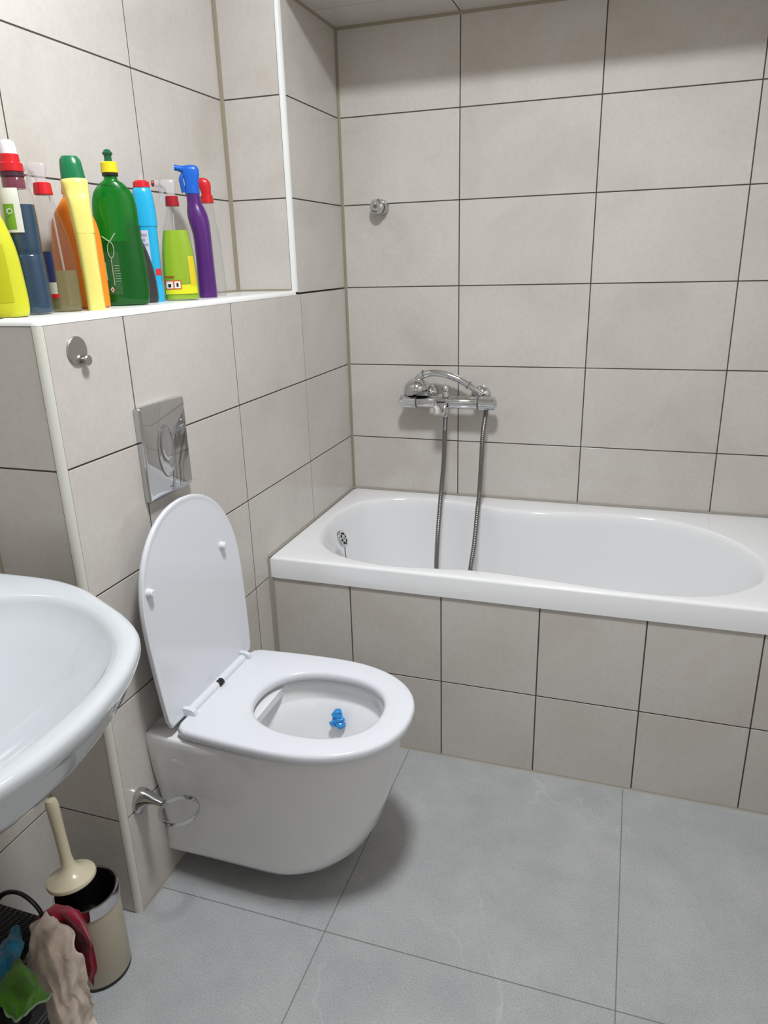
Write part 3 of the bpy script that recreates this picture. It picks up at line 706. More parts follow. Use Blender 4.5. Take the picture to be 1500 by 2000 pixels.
# ------------------------------------------------------------------ toilet brush set
bh = thing('brush_holder', 'cream cylindrical toilet brush holder with chrome rim standing on the floor', 'toilet brush holder', (0.0, -1.52, 0.0))
bm = bmesh.new(); lathe(bm, [(0.056, 0.0), (0.0585, 0.001), (0.0585, 0.008), (0.056, 0.008)], 48, Matrix.Translation((0, -1.52, 0)))
o = adopt(from_bm('base_ring', bm, M_black), bh)
bm = bmesh.new(); lathe(bm, [(0.057, 0.006), (0.0585, 0.009), (0.0585, 0.178), (0.0555, 0.178), (0.0555, 0.012)], 48, Matrix.Translation((0, -1.52, 0)), cap0=True, cap1=True)
adopt(from_bm('body', bm, M_beigelac), bh)
bm = bmesh.new(); lathe(bm, [(0.0585, 0.174), (0.0600, 0.175), (0.0605, 0.196), (0.0595, 0.2), (0.0560, 0.2005), (0.0545, 0.198), (0.0545, 0.176)], 56, Matrix.Translation((0, -1.52, 0)), cap0=False, cap1=False)
o = adopt(from_bm('rim_band', bm, M_chrome), bh); o['label'] = 'chrome rim band'
bm = bmesh.new(); lathe(bm, [(0.0543, 0.199), (0.0535, 0.199), (0.0530, 0.03), (0.001, 0.03)], 48, Matrix.Translation((0, -1.52, 0)), cap0=False, cap1=False)
o = adopt(from_bm('liner', bm, M_black), bh); o['label'] = 'black inner liner'
tb = thing('toilet_brush', 'beige toilet brush with a round lid leaning out of its holder', 'toilet brush', (-0.016, -1.532, 0.235))
dn = Vector((0.235, -0.17, 1.0)).normalized(); dc = Vector((-0.016, -1.532, 0.236))
hdv = Vector((-0.02, 0.045, 1.0)).normalized()
MD = frame(Vector((-0.02, -0.02, 1)), dc)
hd0 = Vector((-0.12, 0.05, 1)).normalized()
MD = frame(hd0, dc)
bm = bmesh.new()
lathe(bm, [(0.001, -0.006), (0.038, -0.006), (0.0450, -0.003), (0.0455, 0.0), (0.044, 0.004), (0.030, 0.011), (0.018, 0.019), (0.0125, 0.030), (0.0105, 0.045), (0.0105, 0.10), (0.0115, 0.145), (0.0115, 0.163), (0.009, 0.170), (0.003, 0.1725)], 40, MD)
adopt(from_bm('handle', bm, M_beigepl), tb)
bm = bmesh.new(); lathe(bm, [(0.005, -0.15), (0.005, -0.005)], 12, MD); adopt(from_bm('rod', bm, M_black), tb)
bm = bmesh.new(); lathe(bm, [(0.01, -0.16), (0.030, -0.15), (0.032, -0.12), (0.03, -0.09), (0.01, -0.08)], 24, MD)
adopt(from_bm('bristles', bm, M_darkhole), tb)

# ------------------------------------------------------------------ basket and cloths
bk = thing('basket', 'black woven basket with a loop handle full of cleaning cloths under the washbasin', 'basket', (-0.08, -1.78, 0.0))
bm = bmesh.new()
M_wov = mat('black_weave', (0.014, 0.014, 0.016), 0.6)
nt, lk, b = nodes(M_wov)
tc = nt.new('ShaderNodeTexCoord'); wv = N(nt, 'ShaderNodeTexBrick'); wv.inputs['Scale'].default_value = 42; wv.inputs['Mortar Size'].default_value = 0.04; wv.inputs['Color1'].default_value = (0.012, 0.012, 0.014, 1); wv.inputs['Color2'].default_value = (0.02, 0.02, 0.022, 1); wv.inputs['Mortar'].default_value = (0.22, 0.22, 0.22, 1)
mp_ = nt.new('ShaderNodeMapping'); mp_.inputs['Rotation'].default_value = (PI/2, 0, 0); lk.new(tc.outputs['Object'], mp_.inputs[0]); lk.new(mp_.outputs[0], wv.inputs['Vector']); lk.new(wv.outputs['Color'], b.inputs['Base Color'])
bpn = nt.new('ShaderNodeBump'); bpn.inputs['Strength'].default_value = 0.8; bpn.inputs['Distance'].default_value = 0.002; lk.new(wv.outputs['Fac'], bpn.inputs['Height']); lk.new(bpn.outputs['Normal'], b.inputs['Normal'])
def brect(k, z, wob=0.0):
    P = rrect(-0.088-0.088*k, -0.088+0.088*k, -1.78-0.185*k, -1.78+0.185*k, 0.03, 6)
    return [(x, y, z+wob*math.sin(i*1.7)) for i, (x, y) in enumerate(P)]
loft(bm, [brect(0.9, 0.0), brect(0.95, 0.06), brect(1.0, 0.190, 0.002), brect(1.01, 0.196, 0.002), brect(0.97, 0.196, 0.002), brect(0.93, 0.06), brect(0.88, 0.01)])
adopt(from_bm('woven_body', bm, M_wov, auto=60), bk)
bm = bmesh.new(); tube(bm, catmull([(-0.155, -1.600, 0.180), (-0.135, -1.594, 0.213), (-0.108, -1.590, 0.230), (-0.077, -1.590, 0.232), (-0.045, -1.593, 0.215), (-0.022, -1.600, 0.185)], 8), 0.0065, 12, flat=0.6)
o = adopt(from_bm('handle', bm, M_black), bk)
# a liner of dark bundled rags inside, carrying the cloths
def cloth(name, grid, m, label, amp=0.004, sub=3, thick=0.0025, seed=0, rim=None):
    rows = [[Vector(p) for p in r] for r in grid]
    # bicubic: catmull rows then columns
    R1 = [catmull(r, 8) for r in rows]
    cols = list(zip(*R1)); C1 = [catmull(c, 8) for c in cols]
    G = list(zip(*C1))
    bm = bmesh.new(); V = []
    nr, nc = len(G), len(G[0])
    for i, r in enumerate(G):
        vr = []
        for j, p in enumerate(r):
            q = p*26+Vector((seed*3.1, seed*1.7, 0))
            d = noise.noise_vector(q)*amp*1.5+noise.noise_vector(q*2.7)*amp*0.7
            ph = j*0.62+seed+1.2*math.sin(i*0.13); fold = (abs(math.sin(ph*0.8))*1.6-0.8)*amp+math.sin(ph*2.1)*amp*0.25
            pp = p+d+Vector((fold*0.7, -fold*0.7, fold*0.3))
            pp.z = max(pp.z, 0.003)
            vr.append(bm.verts.new(pp))
        V.append(vr)
    for i in range(nr-1):
        for j in range(nc-1): bm.faces.new((V[i][j], V[i][j+1], V[i+1][j+1], V[i+1][j]))
    edge = [v.co.copy() for v in V[-1]]
    o = from_bm(name, bm, m, None, True, None)
    s = o.modifiers.new('s', 'SOLIDIFY'); s.thickness = thick; s.offset = -1
    s2 = o.modifiers.new('u', 'SUBSURF'); s2.levels = 1; s2.render_levels = 1
    tag(o, label, 'cloth', 'cleaning cloths heaped in the basket')
    return o, edge
M_cb = cloth_material('beige_cotton', (0.76, 0.64, 0.54), (0.58, 0.47, 0.39), 500, 0.3)
M_cc = cloth_material('crimson_terry', (0.36, 0.008, 0.04), (0.20, 0.004, 0.02), 350, 0.9)
M_cg = cloth_material('green_terry', (0.09, 0.26, 0.02), (0.05, 0.15, 0.012), 350, 0.9)
M_cu = cloth_material('blue_microfibre', (0.015, 0.20, 0.34), (0.008, 0.11, 0.19), 350, 0.7)
M_cd = cloth_material('black_cloth', (0.015, 0.014, 0.016), None, 350, 0.7)
crimson = [[(-0.055, -1.593, 0.19), (-0.029, -1.583, 0.215), (0.02, -1.587, 0.235), (0.058, -1.595, 0.235)], [(-0.016, -1.617, 0.21), (0.015, -1.608, 0.235), (0.075, -1.616, 0.245), (0.09, -1.612, 0.2)], [(0.005, -1.62, 0.19), (0.045, -1.612, 0.2), (0.082, -1.619, 0.19), (0.088, -1.611, 0.14)], [(0.027, -1.622, 0.15), (0.053, -1.619, 0.15), (0.072, -1.62, 0.12), (0.07, -1.614, 0.08)]]
beige = [[(-0.043, -1.616, 0.2), (-0.013, -1.611, 0.225), (0.023, -1.614, 0.235), (0.055, -1.617, 0.225)], [(-0.016, -1.657, 0.2), (0.029, -1.66, 0.24), (0.074, -1.654, 0.245), (0.091, -1.641, 0.2)], [(-0.007, -1.679, 0.18), (0.065, -1.691, 0.225), (0.094, -1.678, 0.215), (0.093, -1.641, 0.14)], [(0.031, -1.691, 0.16), (0.078, -1.697, 0.185), (0.089, -1.675, 0.15), (0.079, -1.637, 0.08)], [(0.042, -1.692, 0.11), (0.088, -1.701, 0.14), (0.085, -1.672, 0.09), (0.075, -1.625, 0.025)], [(0.054, -1.707, 0.06), (0.09, -1.708, 0.07), (0.094, -1.676, 0.035), (0.103, -1.635, 0.006)]]
green = [[(-0.024, -1.715, 0.21), (-0.006, -1.701, 0.23), (0.024, -1.703, 0.24), (0.039, -1.703, 0.23)], [(0.018, -1.752, 0.23), (0.042, -1.743, 0.245), (0.067, -1.735, 0.25), (0.071, -1.717, 0.23)], [(0.046, -1.775, 0.23), (0.062, -1.761, 0.24), (0.089, -1.752, 0.245), (0.09, -1.722, 0.22)], [(0.043, -1.764, 0.22), (0.076, -1.774, 0.21), (0.094, -1.759, 0.22), (0.09, -1.715, 0.2)]]
blue = [[(-0.069, -1.684, 0.2), (-0.05, -1.67, 0.22), (-0.043, -1.647, 0.23), (-0.044, -1.637, 0.21)], [(-0.027, -1.718, 0.23), (-0.009, -1.705, 0.245), (-0.003, -1.684, 0.24), (-0.004, -1.672, 0.22)], [(-0.005, -1.741, 0.23), (0.013, -1.733, 0.245), (0.022, -1.716, 0.24), (0.011, -1.698, 0.22)], [(0.001, -1.751, 0.21), (0.018, -1.748, 0.23), (0.028, -1.735, 0.23), (0.009, -1.71, 0.21)]]
dark = [[(-0.15, -1.64, 0.13), (-0.08, -1.63, 0.14), (-0.02, -1.64, 0.14), (0.0, -1.65, 0.10)], [(-0.15, -1.72, 0.15), (-0.08, -1.70, 0.18), (-0.01, -1.69, 0.165), (0.03, -1.70, 0.12)], [(-0.15, -1.80, 0.16), (-0.07, -1.80, 0.18), (0.02, -1.79, 0.165), (0.055, -1.79, 0.12)], [(-0.14, -1.90, 0.13), (-0.07, -1.90, 0.15), (0.0, -1.90, 0.14), (0.03, -1.9, 0.08)]]
cloth('cleaning_cloth', dark, M_cd, 'black cloth underneath the others, filling the basket', 0.006, seed=5)
cloth('cleaning_cloth', crimson, M_cc, 'crimson red terry cloth hanging beside the brush holder', 0.003, seed=1)
cloth('cleaning_cloth', beige, M_cb, 'beige cotton rag hanging over the basket down to the floor', 0.0062, seed=2)
cloth('cleaning_cloth', blue, M_cu, 'teal blue cloth crumpled on the basket at the left edge', 0.005, seed=3)
og, edge = cloth('cleaning_cloth', green, M_cg, 'green terry cloth with a pale green hem on top of the pile', 0.004, seed=4)
bm = bmesh.new(); tube(bm, edge, 0.0022, 8)
hem = from_bm('hem', bm, mat('pale_green_hem', (0.30, 0.42, 0.27), 0.9), og); hem['label'] = 'pale green hem'

# ------------------------------------------------------------------ bottles on the shelf
ZB = ZS+0.0006
def sec(hw, hd, z, e=2.4, xo=0.0, n=40):
    return [(xo+hw*math.copysign(abs(math.cos(t))**(2/e), math.cos(t)), hd*math.copysign(abs(math.sin(t))**(2/e), math.sin(t)), z) for t in [2*PI*k/n for k in range(n)]]
def interp(prof, z):
    for a, b in zip(prof, prof[1:]):
        if a[0] <= z <= b[0]:
            t = (z-a[0])/max(b[0]-a[0], 1e-9)
            L = lambda i, d: (a[i] if len(a) > i else d)*(1-t)+(b[i] if len(b) > i else d)*t
            return L(1, 0), L(2, 0), L(3, 0.0), L(4, 2.4)
    p = prof[-1]; return p[1], p[2], (p[3] if len(p) > 3 else 0.0), (p[4] if len(p) > 4 else 2.4)
def densify(prof, n=5):
    """prof: (z, hw, hd, xo, e) -> smooth catmull profile"""
    P = [tuple(p)+((0.0, 2.4)[len(p)-3:] if len(p) < 5 else ()) for p in prof]
    out = []
    L = len(P)
    for i in range(L-1):
        a, b, c, d = P[max(i-1, 0)], P[i], P[i+1], P[min(i+2, L-1)]
        for k in range(n):
            t = k/n; out.append(tuple(0.5*(2*b[j]+(c[j]-a[j])*t+(2*a[j]-5*b[j]+4*c[j]-d[j])*t*t+(3*b[j]-a[j]-3*c[j]+d[j])*t**3) for j in range(5)))
    out.append(P[-1]); return out
def shell(name, prof, m, par, z0=0, scale=1.0, zmin=None, zmax=None, auto=40, smooth=True):
    pr = densify(prof) if smooth else [tuple(p)+((0.0, 2.4)[len(p)-3:] if len(p) < 5 else ()) for p in prof]
    if zmin is not None or zmax is not None:
        lo = zmin if zmin is not None else pr[0][0]; hi = zmax if zmax is not None else pr[-1][0]
        mid = [p for p in pr if lo < p[0] < hi]
        a = interp(pr, lo); b = interp(pr, hi); pr = [(lo,)+a]+mid+[(hi,)+b]
    bm = bmesh.new()
    loft(bm, [sec(p[1]*scale if scale > 0.5 else p[1], p[2]*scale, z0+p[0], p[4], p[3]) for p in pr])
    return from_bm(name, bm, m, par, True, auto)
def inner(name, prof, m, par, gap, zmin, zmax):
    pr = densify(prof)
    mid = [p for p in pr if zmin < p[0] < zmax]
    pr = [(zmin,)+interp(pr, zmin)]+mid+[(zmax,)+interp(pr, zmax)]
    bm = bmesh.new(); loft(bm, [sec(p[1]-gap, p[2]-gap, p[0], p[4], p[3]) for p in pr]); return from_bm(name, bm, m, par, True, 40)
def label_patch(name, prof, m, par, x0, x1, z0, z1, off=0.0005, nx=14, nz=10, slant=0.0):
    """curved sticker on the side facing the room (local -y); x0..x1 in fractions of the half width"""
    pr = densify(prof)
    bm = bmesh.new(); G = []
    for i in range(nz+1):
        z = z0+(z1-z0)*i/nz; hw, hd, xo, e = interp(pr, z); row = []
        for j in range(nx+1):
            s = max(-0.985, min(0.985, x0+(x1-x0)*j/nx+slant*i/nz))
            y = -hd*(1-abs(s)**e)**(1/e)
            row.append((xo+hw*s*1.004, y-off, z))
        G.append(row)
    V = [[bm.verts.new(p) for p in r] for r in G]
    for i in range(nz):
        for j in range(nx): bm.faces.new((V[i][j], V[i][j+1], V[i+1][j+1], V[i+1][j]))
    return from_bm(name, bm, m, par, True, 60)
def cap(name, prof, m, par, seg=36, loc=(0, 0, 0), ribs=0, tilt=None):
    bm = bmesh.new(); MM = Matrix.Translation(loc)
    if tilt: MM = MM @ Matrix.Rotation(tilt[0], 4, tilt[1])
    rings = []
    for z, r in prof:
        rings.append([MM @ Vector(((r-(0.0004 if ribs and k % 2 else 0))*math.cos(2*PI*k/seg), (r-(0.0004 if ribs and k % 2 else 0))*math.sin(2*PI*k/seg), z)) for k in range(seg)])
    loft(bm, rings); return from_bm(name, bm, m, par, True, 30)
def P_(name, c, r=0.3, **k): return mat(name, c, r, **k)
M_red = P_('red_plastic', (0.62, 0.015, 0.022), 0.28); M_dred = P_('dark_red_plastic', (0.34, 0.008, 0.018), 0.3)
M_wpl = P_('white_translucent_cap', (0.80, 0.78, 0.82), 0.3)
M_clear = clear_plastic('clear_plastic', (0.95, 0.95, 0.95), (0.75, 0.75, 0.76), 0.015)
M_frost = clear_plastic('frosted_plastic', (0.93, 0.92, 0.93), (0.80, 0.78, 0.79), 0.30)
M_wlab = P_('white_label', (0.62, 0.62, 0.70), 0.4); M_txt = P_('label_print', (0.08, 0.09, 0.16), 0.5)
def text_mesh(name, s, size, m, par, loc, extr=0.0002):
    c = bpy.data.curves.new(name, 'FONT'); c.body = s; c.size = size; c.extrude = extr; c.align_x = 'CENTER'; c.align_y = 'CENTER'
    t = bpy.data.objects.new(name, c); COL.objects.link(t)
    dg = bpy.context.evaluated_depsgraph_get(); me = bpy.data.meshes.new_from_object(t.evaluated_get(dg)); bpy.data.objects.remove(t)
    o = bpy.data.objects.new(name, me); COL.objects.link(o); me.materials.clear(); me.materials.append(m)
    o.parent = par; o.location = loc; o.rotation_euler = (PI/2, 0, 0); return o
GB = 'cleaning bottles lined up on the shelf'
def bottle(label, x, y, rzdeg, cat='bottle', name='cleaner_bottle'):
    return thing(name, label, cat, (x, y, ZB), math.radians(rzdeg), GB)

# 1 yellow detergent bottle at the left edge
b1 = bottle('large yellow-green detergent bottle at the left end of the shelf', -0.089, -1.360, 44)
p1 = [(0.0, 0.030, 0.022), (0.003, 0.036, 0.028), (0.02, 0.0385, 0.030), (0.06, 0.037, 0.030), (0.11, 0.0325, 0.029), (0.15, 0.026, 0.026, -0.004), (0.18, 0.019, 0.020, -0.009), (0.20, 0.013, 0.014, -0.012), (0.212, 0.0125, 0.0125, -0.012)]
M_yel = P_('yellow_green_plastic', (0.62, 0.62, 0.03), 0.25)
shell('body', p1, M_yel, b1)
cap('cap', [(0.208, 0.015), (0.21, 0.016), (0.235, 0.015), (0.237, 0.014)], P_('yellow_cap', (0.6, 0.55, 0.03), 0.3), b1, loc=(-0.012, 0, 0), ribs=1)
o = label_patch('label', p1, P_('orange_label', (0.55, 0.16, 0.01), 0.4), b1, -0.9, -0.35, 0.030, 0.085)
o = label_patch('label_panel', p1, P_('olive_yellow_label', (0.50, 0.50, 0.012), 0.3), b1, -0.95, 0.42, 0.024, 0.115, off=0.0003)

# 2 clear bottle with blue liquid, red cap, white measuring cup
b2 = bottle('clear bottle of dark blue liquid with a red cap and white top', -0.094, -1.287, 43)
p2 = [(0.0, 0.024, 0.022), (0.003, 0.0295, 0.027), (0.03, 0.0305, 0.0285), (0.09, 0.0285, 0.0275), (0.10, 0.0270, 0.026), (0.115, 0.0285, 0.0275), (0.17, 0.0280, 0.027), (0.195, 0.0265, 0.0255), (0.215, 0.020, 0.020), (0.225, 0.0165, 0.0165), (0.236, 0.0160, 0.016)]
shell('body', p2, M_clear, b2)
M_blq = clear_plastic('blue_liquid', (0.02, 0.12, 0.26), (0.004, 0.045, 0.105), 0.88, 0.05)
o = inner('liquid', p2, M_blq, b2, 0.0012, 0.002, 0.180)
cap('neck_ring', [(0.222, 0.0170), (0.224, 0.019), (0.230, 0.019), (0.232, 0.017)], P_('dark_purple_plastic', (0.06, 0.02, 0.035), 0.3), b2)
cap('neck_sleeve', [(0.205, 0.0175), (0.207, 0.018), (0.222, 0.018), (0.223, 0.017)], clear_plastic('plum_plastic', (0.6, 0.2, 0.3), (0.35, 0.06, 0.12), 0.5), b2)
cap('cap', [(0.231, 0.0185), (0.232, 0.0195), (0.244, 0.0195), (0.246, 0.0160), (0.258, 0.0155), (0.2585, 0.0145)], M_red, b2, ribs=1, seg=48)
cap('measuring_cup', [(0.2585, 0.0135), (0.270, 0.0130), (0.277, 0.011), (0.280, 0.007), (0.281, 0.002)], M_wpl, b2)
label_patch('label', p2, P_('cream_label', (0.66, 0.66, 0.60), 0.4), b2, -0.97, 0.15, 0.135, 0.205)
label_patch('label_square', p2, P_('green_print', (0.16, 0.34, 0.03), 0.4), b2, -0.80, -0.22, 0.140, 0.180, off=0.0008)
text_mesh('label_text', 'O', 0.012, M_wlab, b2, (-0.0135, -0.0275, 0.168))

# 3 clear spray bottle with red collar and olive liquid
def spray_head(par, z, m_col, m_head, m_noz, r=0.013, s=1.0, lean=0.0, left=True, hh=0.052, dx=0.0):
    """threaded collar, body of the sprayer pointing to local -x, trigger"""
    cap('collar', [(z, r), (z+0.001, r+0.0006), (z+0.019*s, r-0.001), (z+0.020*s, r-0.0025)], m_col, par, ribs=1, seg=40, loc=(dx, 0, 0))
    bm = bmesh.new(); rings = []
    g = -1 if left else 1
    for dz, hw, hd, xo in ((0.017, 0.0085, 0.0085, 0.0), (0.026, 0.0090, 0.0085, 0.001*g), (0.034, 0.012, 0.009, 0.003*g), (0.042, 0.017, 0.009, 0.006*g), (0.049, 0.0165, 0.0085, 0.006*g), (hh, 0.013, 0.006, 0.004*g)):
        rings.append(sec(hw*s, hd*s, z+dz*s, 3.2, xo*s+dx, 28))
    loft(bm, rings); from_bm('spray_head', bm, m_head, par, True, 50)
    bm = bmesh.new(); lathe(bm, [(0.0065*s, 0), (0.0075*s, 0.001), (0.0075*s, 0.009*s), (0.005*s, 0.010*s)], 20, frame((g, 0, 0), (g*0.022*s+dx, 0, z+0.0445*s)))
    from_bm('nozzle', bm, m_noz, par, True, 40)
    bm = bmesh.new(); tube(bm, catmull([(g*0.013*s+dx, 0, z+0.040*s), (g*0.019*s+dx, 0, z+0.030*s), (g*0.020*s+dx, 0, z+0.020*s), (g*0.024*s+dx, 0, z+0.008*s)], 6), 0.0035*s, 10, flat=1.8)
    from_bm('trigger', bm, m_noz, par, True, 50)
b3 = bottle('clear spray bottle of pale olive liquid with a red collar', -0.086, -1.216, 41)
p3 = [(0.0, 0.022, 0.019), (0.003, 0.0275, 0.024), (0.03, 0.0285, 0.0245), (0.09, 0.0275, 0.024), (0.13, 0.0245, 0.022, -0.003), (0.165, 0.0185, 0.018, -0.007), (0.190, 0.0150, 0.014, -0.009), (0.200, 0.0140, 0.013, -0.009)]
shell('body', p3, M_clear, b3)
M_olq = clear_plastic('olive_liquid', (0.66, 0.62, 0.32), (0.36, 0.34, 0.15), 0.40, 0.1)
inner('liquid', p3, M_olq, b3, 0.0012, 0.002, 0.072)
label_patch('label', p3, P_('navy_label', (0.035, 0.04, 0.13), 0.35), b3, -0.98, -0.42, 0.052, 0.105, slant=-0.0)
label_patch('label_base', p3, P_('pale_label', (0.55, 0.57, 0.42), 0.35), b3, -0.98, -0.40, 0.032, 0.052)
label_patch('label_stripe', p3, M_red, b3, -0.98, -0.36, 0.025, 0.032)
spray_head(b3, 0.200, M_red, M_frost, M_frost, r=0.0155, dx=-0.009)
bm = bmesh.new(); tube(bm, [(0, 0, 0.198), (0.004, 0, 0.1), (0.008, 0, 0.01)], 0.0018, 8); from_bm('dip_tube', bm, M_frost, b3)

# 4 lemon yellow bottle with slanted green cap, seen edge-on
b4 = bottle('pale lemon yellow upright bottle with a slanted dark green cap', -0.058, -1.170, 39)
p4 = [(0.0, 0.0140, 0.026, 0.001, 4), (0.002, 0.0160, 0.029, 0.001, 4), (0.08, 0.0165, 0.030, 0.0, 4), (0.135, 0.0175, 0.030, -0.001, 4), (0.138, 0.0182, 0.030, -0.001, 4), (0.185, 0.0195, 0.028, -0.003, 4), (0.205, 0.0220, 0.023, -0.005, 3), (0.222, 0.0235, 0.021, -0.006, 2.6), (0.229, 0.0205, 0.018, -0.006, 2.3)]
shell('body', p4, P_('lemon_plastic', (0.84, 0.74, 0.20), 0.3), b4, auto=60)
bm = bmesh.new(); rings = []
for k in range(9):
    t = k/8; z = 0.216+0.050*t
    rings.append([(x*1.0-0.006-0.002*t, y-0.004*(1-t)+0.004*t, zz-(0.014*(1-t))*(1 if y < 0 else -0.3)*abs(y)/0.017) for x, y, zz in sec(0.0212*(1-0.20*t**2) if k < 8 else 0.0135, 0.0185*(1-0.28*t**2) if k < 8 else 0.011, z, 2.4, 0, 36)])
loft(bm, rings); from_bm('cap', bm, P_('dark_green_plastic', (0.01, 0.16, 0.06), 0.22), b4, True, 45)

# 5 orange bottle behind
b5 = bottle('orange bottle standing behind the lemon yellow one', -0.1195, -1.122, 40)
p5 = [(0.0, 0.042, 0.011, 0, 3), (0.003, 0.0455, 0.0145, 0, 3), (0.02, 0.046, 0.015, 0, 3), (0.024, 0.045, 0.0145, 0, 3), (0.028, 0.046, 0.015, 0, 3), (0.11, 0.0455, 0.015, 0, 3), (0.145, 0.043, 0.015, 0, 3), (0.170, 0.036, 0.016, 0, 2.6), (0.192, 0.022, 0.014, 0, 2.4), (0.205, 0.0125, 0.0125, 0, 2.2), (0.213, 0.012, 0.012, 0, 2.2)]
shell('body', p5, P_('orange_plastic', (0.85, 0.24, 0.012), 0.3), b5)
cap('cap', [(0.209, 0.0135), (0.21, 0.0145), (0.228, 0.013), (0.229, 0.012)], P_('orange_cap', (0.8, 0.16, 0.02), 0.3), b5, ribs=1)

# 6 green dish soap bottle
b6 = bottle('big green dish soap bottle with a yellow collar and dark green nozzle', -0.090, -1.032, 37)
p6 = [(0.0, 0.037, 0.018), (0.003, 0.0440, 0.0235), (0.02, 0.0475, 0.0255), (0.07, 0.0480, 0.0255), (0.12, 0.0450, 0.0245), (0.155, 0.0430, 0.0235), (0.19, 0.0425, 0.0225), (0.215, 0.037, 0.021), (0.232, 0.024, 0.017), (0.240, 0.0135, 0.0135), (0.252, 0.0125, 0.0125)]
M_gb = clear_plastic('green_bottle_plastic', (0.04, 0.62, 0.09), (0.004, 0.20, 0.022), 0.38, 0.35)
shell('body', p6, M_gb, b6)
M_glq = clear_plastic('green_liquid', (0.03, 0.45, 0.08), (0.003, 0.085, 0.02), 0.55, 0.1)
inner('liquid', p6, M_glq, b6, 0.0014, 0.003, 0.125)
cap('neck_ring', [(0.246, 0.0145), (0.247, 0.0155), (0.251, 0.0155), (0.252, 0.014)], M_black, b6)
cap('collar', [(0.252, 0.0158), (0.253, 0.0165), (0.270, 0.0160), (0.272, 0.0145)], P_('yellow_plastic', (0.83, 0.66, 0.02), 0.3), b6, ribs=1, seg=48)
cap('pull_nozzle', [(0.272, 0.0075), (0.279, 0.0070), (0.284, 0.0072), (0.286, 0.0095), (0.2885, 0.0098), (0.2905, 0.0080), (0.294, 0.0055), (0.2955, 0.002)], P_('bottle_green_plastic', (0.008, 0.10, 0.05), 0.25), b6)
M_gprint = P_('pale_green_print', (0.34, 0.50, 0.30), 0.4); M_gfaint = clear_plastic('faint_green_panel', (0.25, 0.5, 0.3), (0.05, 0.20, 0.07), 0.5)
label_patch('label_panel', p6, M_gfaint, b6, -0.82, -0.10, 0.022, 0.105, off=0.0004)
bm = bmesh.new()
def dot3(pr, s, z, off=0.0012):
    hw, hd, xo, e = interp(pr, z); return Vector((xo+hw*s, -hd*(1-abs(s)**e)**(1/e)-off, z))
p6d = densify(p6)
ringp = [dot3(p6d, -0.40+0.13*math.cos(2*PI*k/20), 0.108+0.015*math.sin(2*PI*k/20)) for k in range(21)]
tube(bm, ringp, 0.0008, 6)
for a, b in (((-0.42, 0.124), (-0.72, 0.134)), ((-0.40, 0.124), (-0.14, 0.140)), ((-0.42, 0.092), (-0.40, 0.040)), ((-0.68, 0.085), (-0.66, 0.05))):
    tube(bm, [dot3(p6d, a[0]+(b[0]-a[0])*t/4, a[1]+(b[1]-a[1])*t/4) for t in range(5)], 0.0008 if a[1] < 0.12 else 0.0012, 6)
for i in range(7):
    z = 0.078-0.005*i; tube(bm, [dot3(p6d, -0.34+0.22*t/4, z) for t in range(5)], 0.0005, 5)
from_bm('printed_drawing', bm, M_gprint, b6)
for s0, z0, w_, h_, mm, nm in ((-0.60, 0.026, 0.16, 0.012, M_wpl, 'hazard_diamond'),):
    bm = bmesh.new(); c = (s0+w_/2, z0+h_/2)
    pts = [dot3(p6d, c[0], c[1]-h_/2), dot3(p6d, c[0]+w_/2, c[1]), dot3(p6d, c[0], c[1]+h_/2), dot3(p6d, c[0]-w_/2, c[1])]
    bm.faces.new([bm.verts.new(p) for p in pts]); o = from_bm(nm, bm, P_('pink_white_print', (0.75, 0.55, 0.5), 0.4), b6)
    bm = bmesh.new(); pts = [dot3(p6d, c[0]+dx*w_*0.22, c[1]+dz*h_*0.22, 0.0016) for dx, dz in ((0, -1), (1, 0), (0, 1), (-1, 0))]
    bm.faces.new([bm.verts.new(p) for p in pts]); from_bm('hazard_symbol', bm, M_dred, b6)

# 7 dark bottle tucked behind the green one
b7 = bottle('charcoal black bottle half hidden behind the green dish soap', -0.113, -0.947, 36)
p7 = [(0.0, 0.030, 0.016), (0.003, 0.034, 0.020), (0.03, 0.035, 0.021), (0.07, 0.031, 0.021), (0.105, 0.023, 0.018), (0.13, 0.014, 0.014), (0.14, 0.012, 0.012)]
shell('body', p7, P_('charcoal_plastic', (0.035, 0.032, 0.038), 0.3), b7)
cap('cap', [(0.138, 0.0135), (0.139, 0.0145), (0.158, 0.0135), (0.159, 0.012)], M_black, b7, ribs=1)

# 8 cyan cleaner bottle with red cap
b8 = bottle('cyan blue bottle with a white side label and a red cap with clear tip', -0.115, -0.898, 35)
p8 = [(0.0, 0.0187, 0.0179, 0, 3), (0.002, 0.022, 0.021, 0, 3), (0.034, 0.022, 0.021, 0, 3), (0.036, 0.0207, 0.0197, 0, 3), (0.05, 0.0209, 0.0199, 0, 3), (0.155, 0.0226, 0.021, 0, 3), (0.158, 0.0233, 0.0215, 0, 3), (0.162, 0.0244, 0.0221, 0, 2.8), (0.2, 0.0237, 0.0215, 0, 2.6), (0.225, 0.0209, 0.0199, 0, 2.4), (0.236, 0.0171, 0.0163, 0, 2.2), (0.239, 0.0143, 0.0137, 0, 2.2)]
M_cy = P_('cyan_plastic', (0.02, 0.42, 0.72), 0.25)
shell('body', p8, M_cy, b8)
cap('cap', [(0.236, 0.0168), (0.237, 0.0180), (0.248, 0.0168), (0.251, 0.012)], M_red, b8, ribs=1)
cap('nozzle_tip', [(0.250, 0.0065), (0.256, 0.0050), (0.266, 0.0032), (0.268, 0.001)], M_frost, b8)
label_patch('label', p8, M_wlab, b8, -0.98, 0.10, 0.040, 0.150)
label_patch('label_square', p8, P_('red_print', (0.66, 0.03, 0.04), 0.4), b8, 0.42, 0.96, 0.056, 0.070)
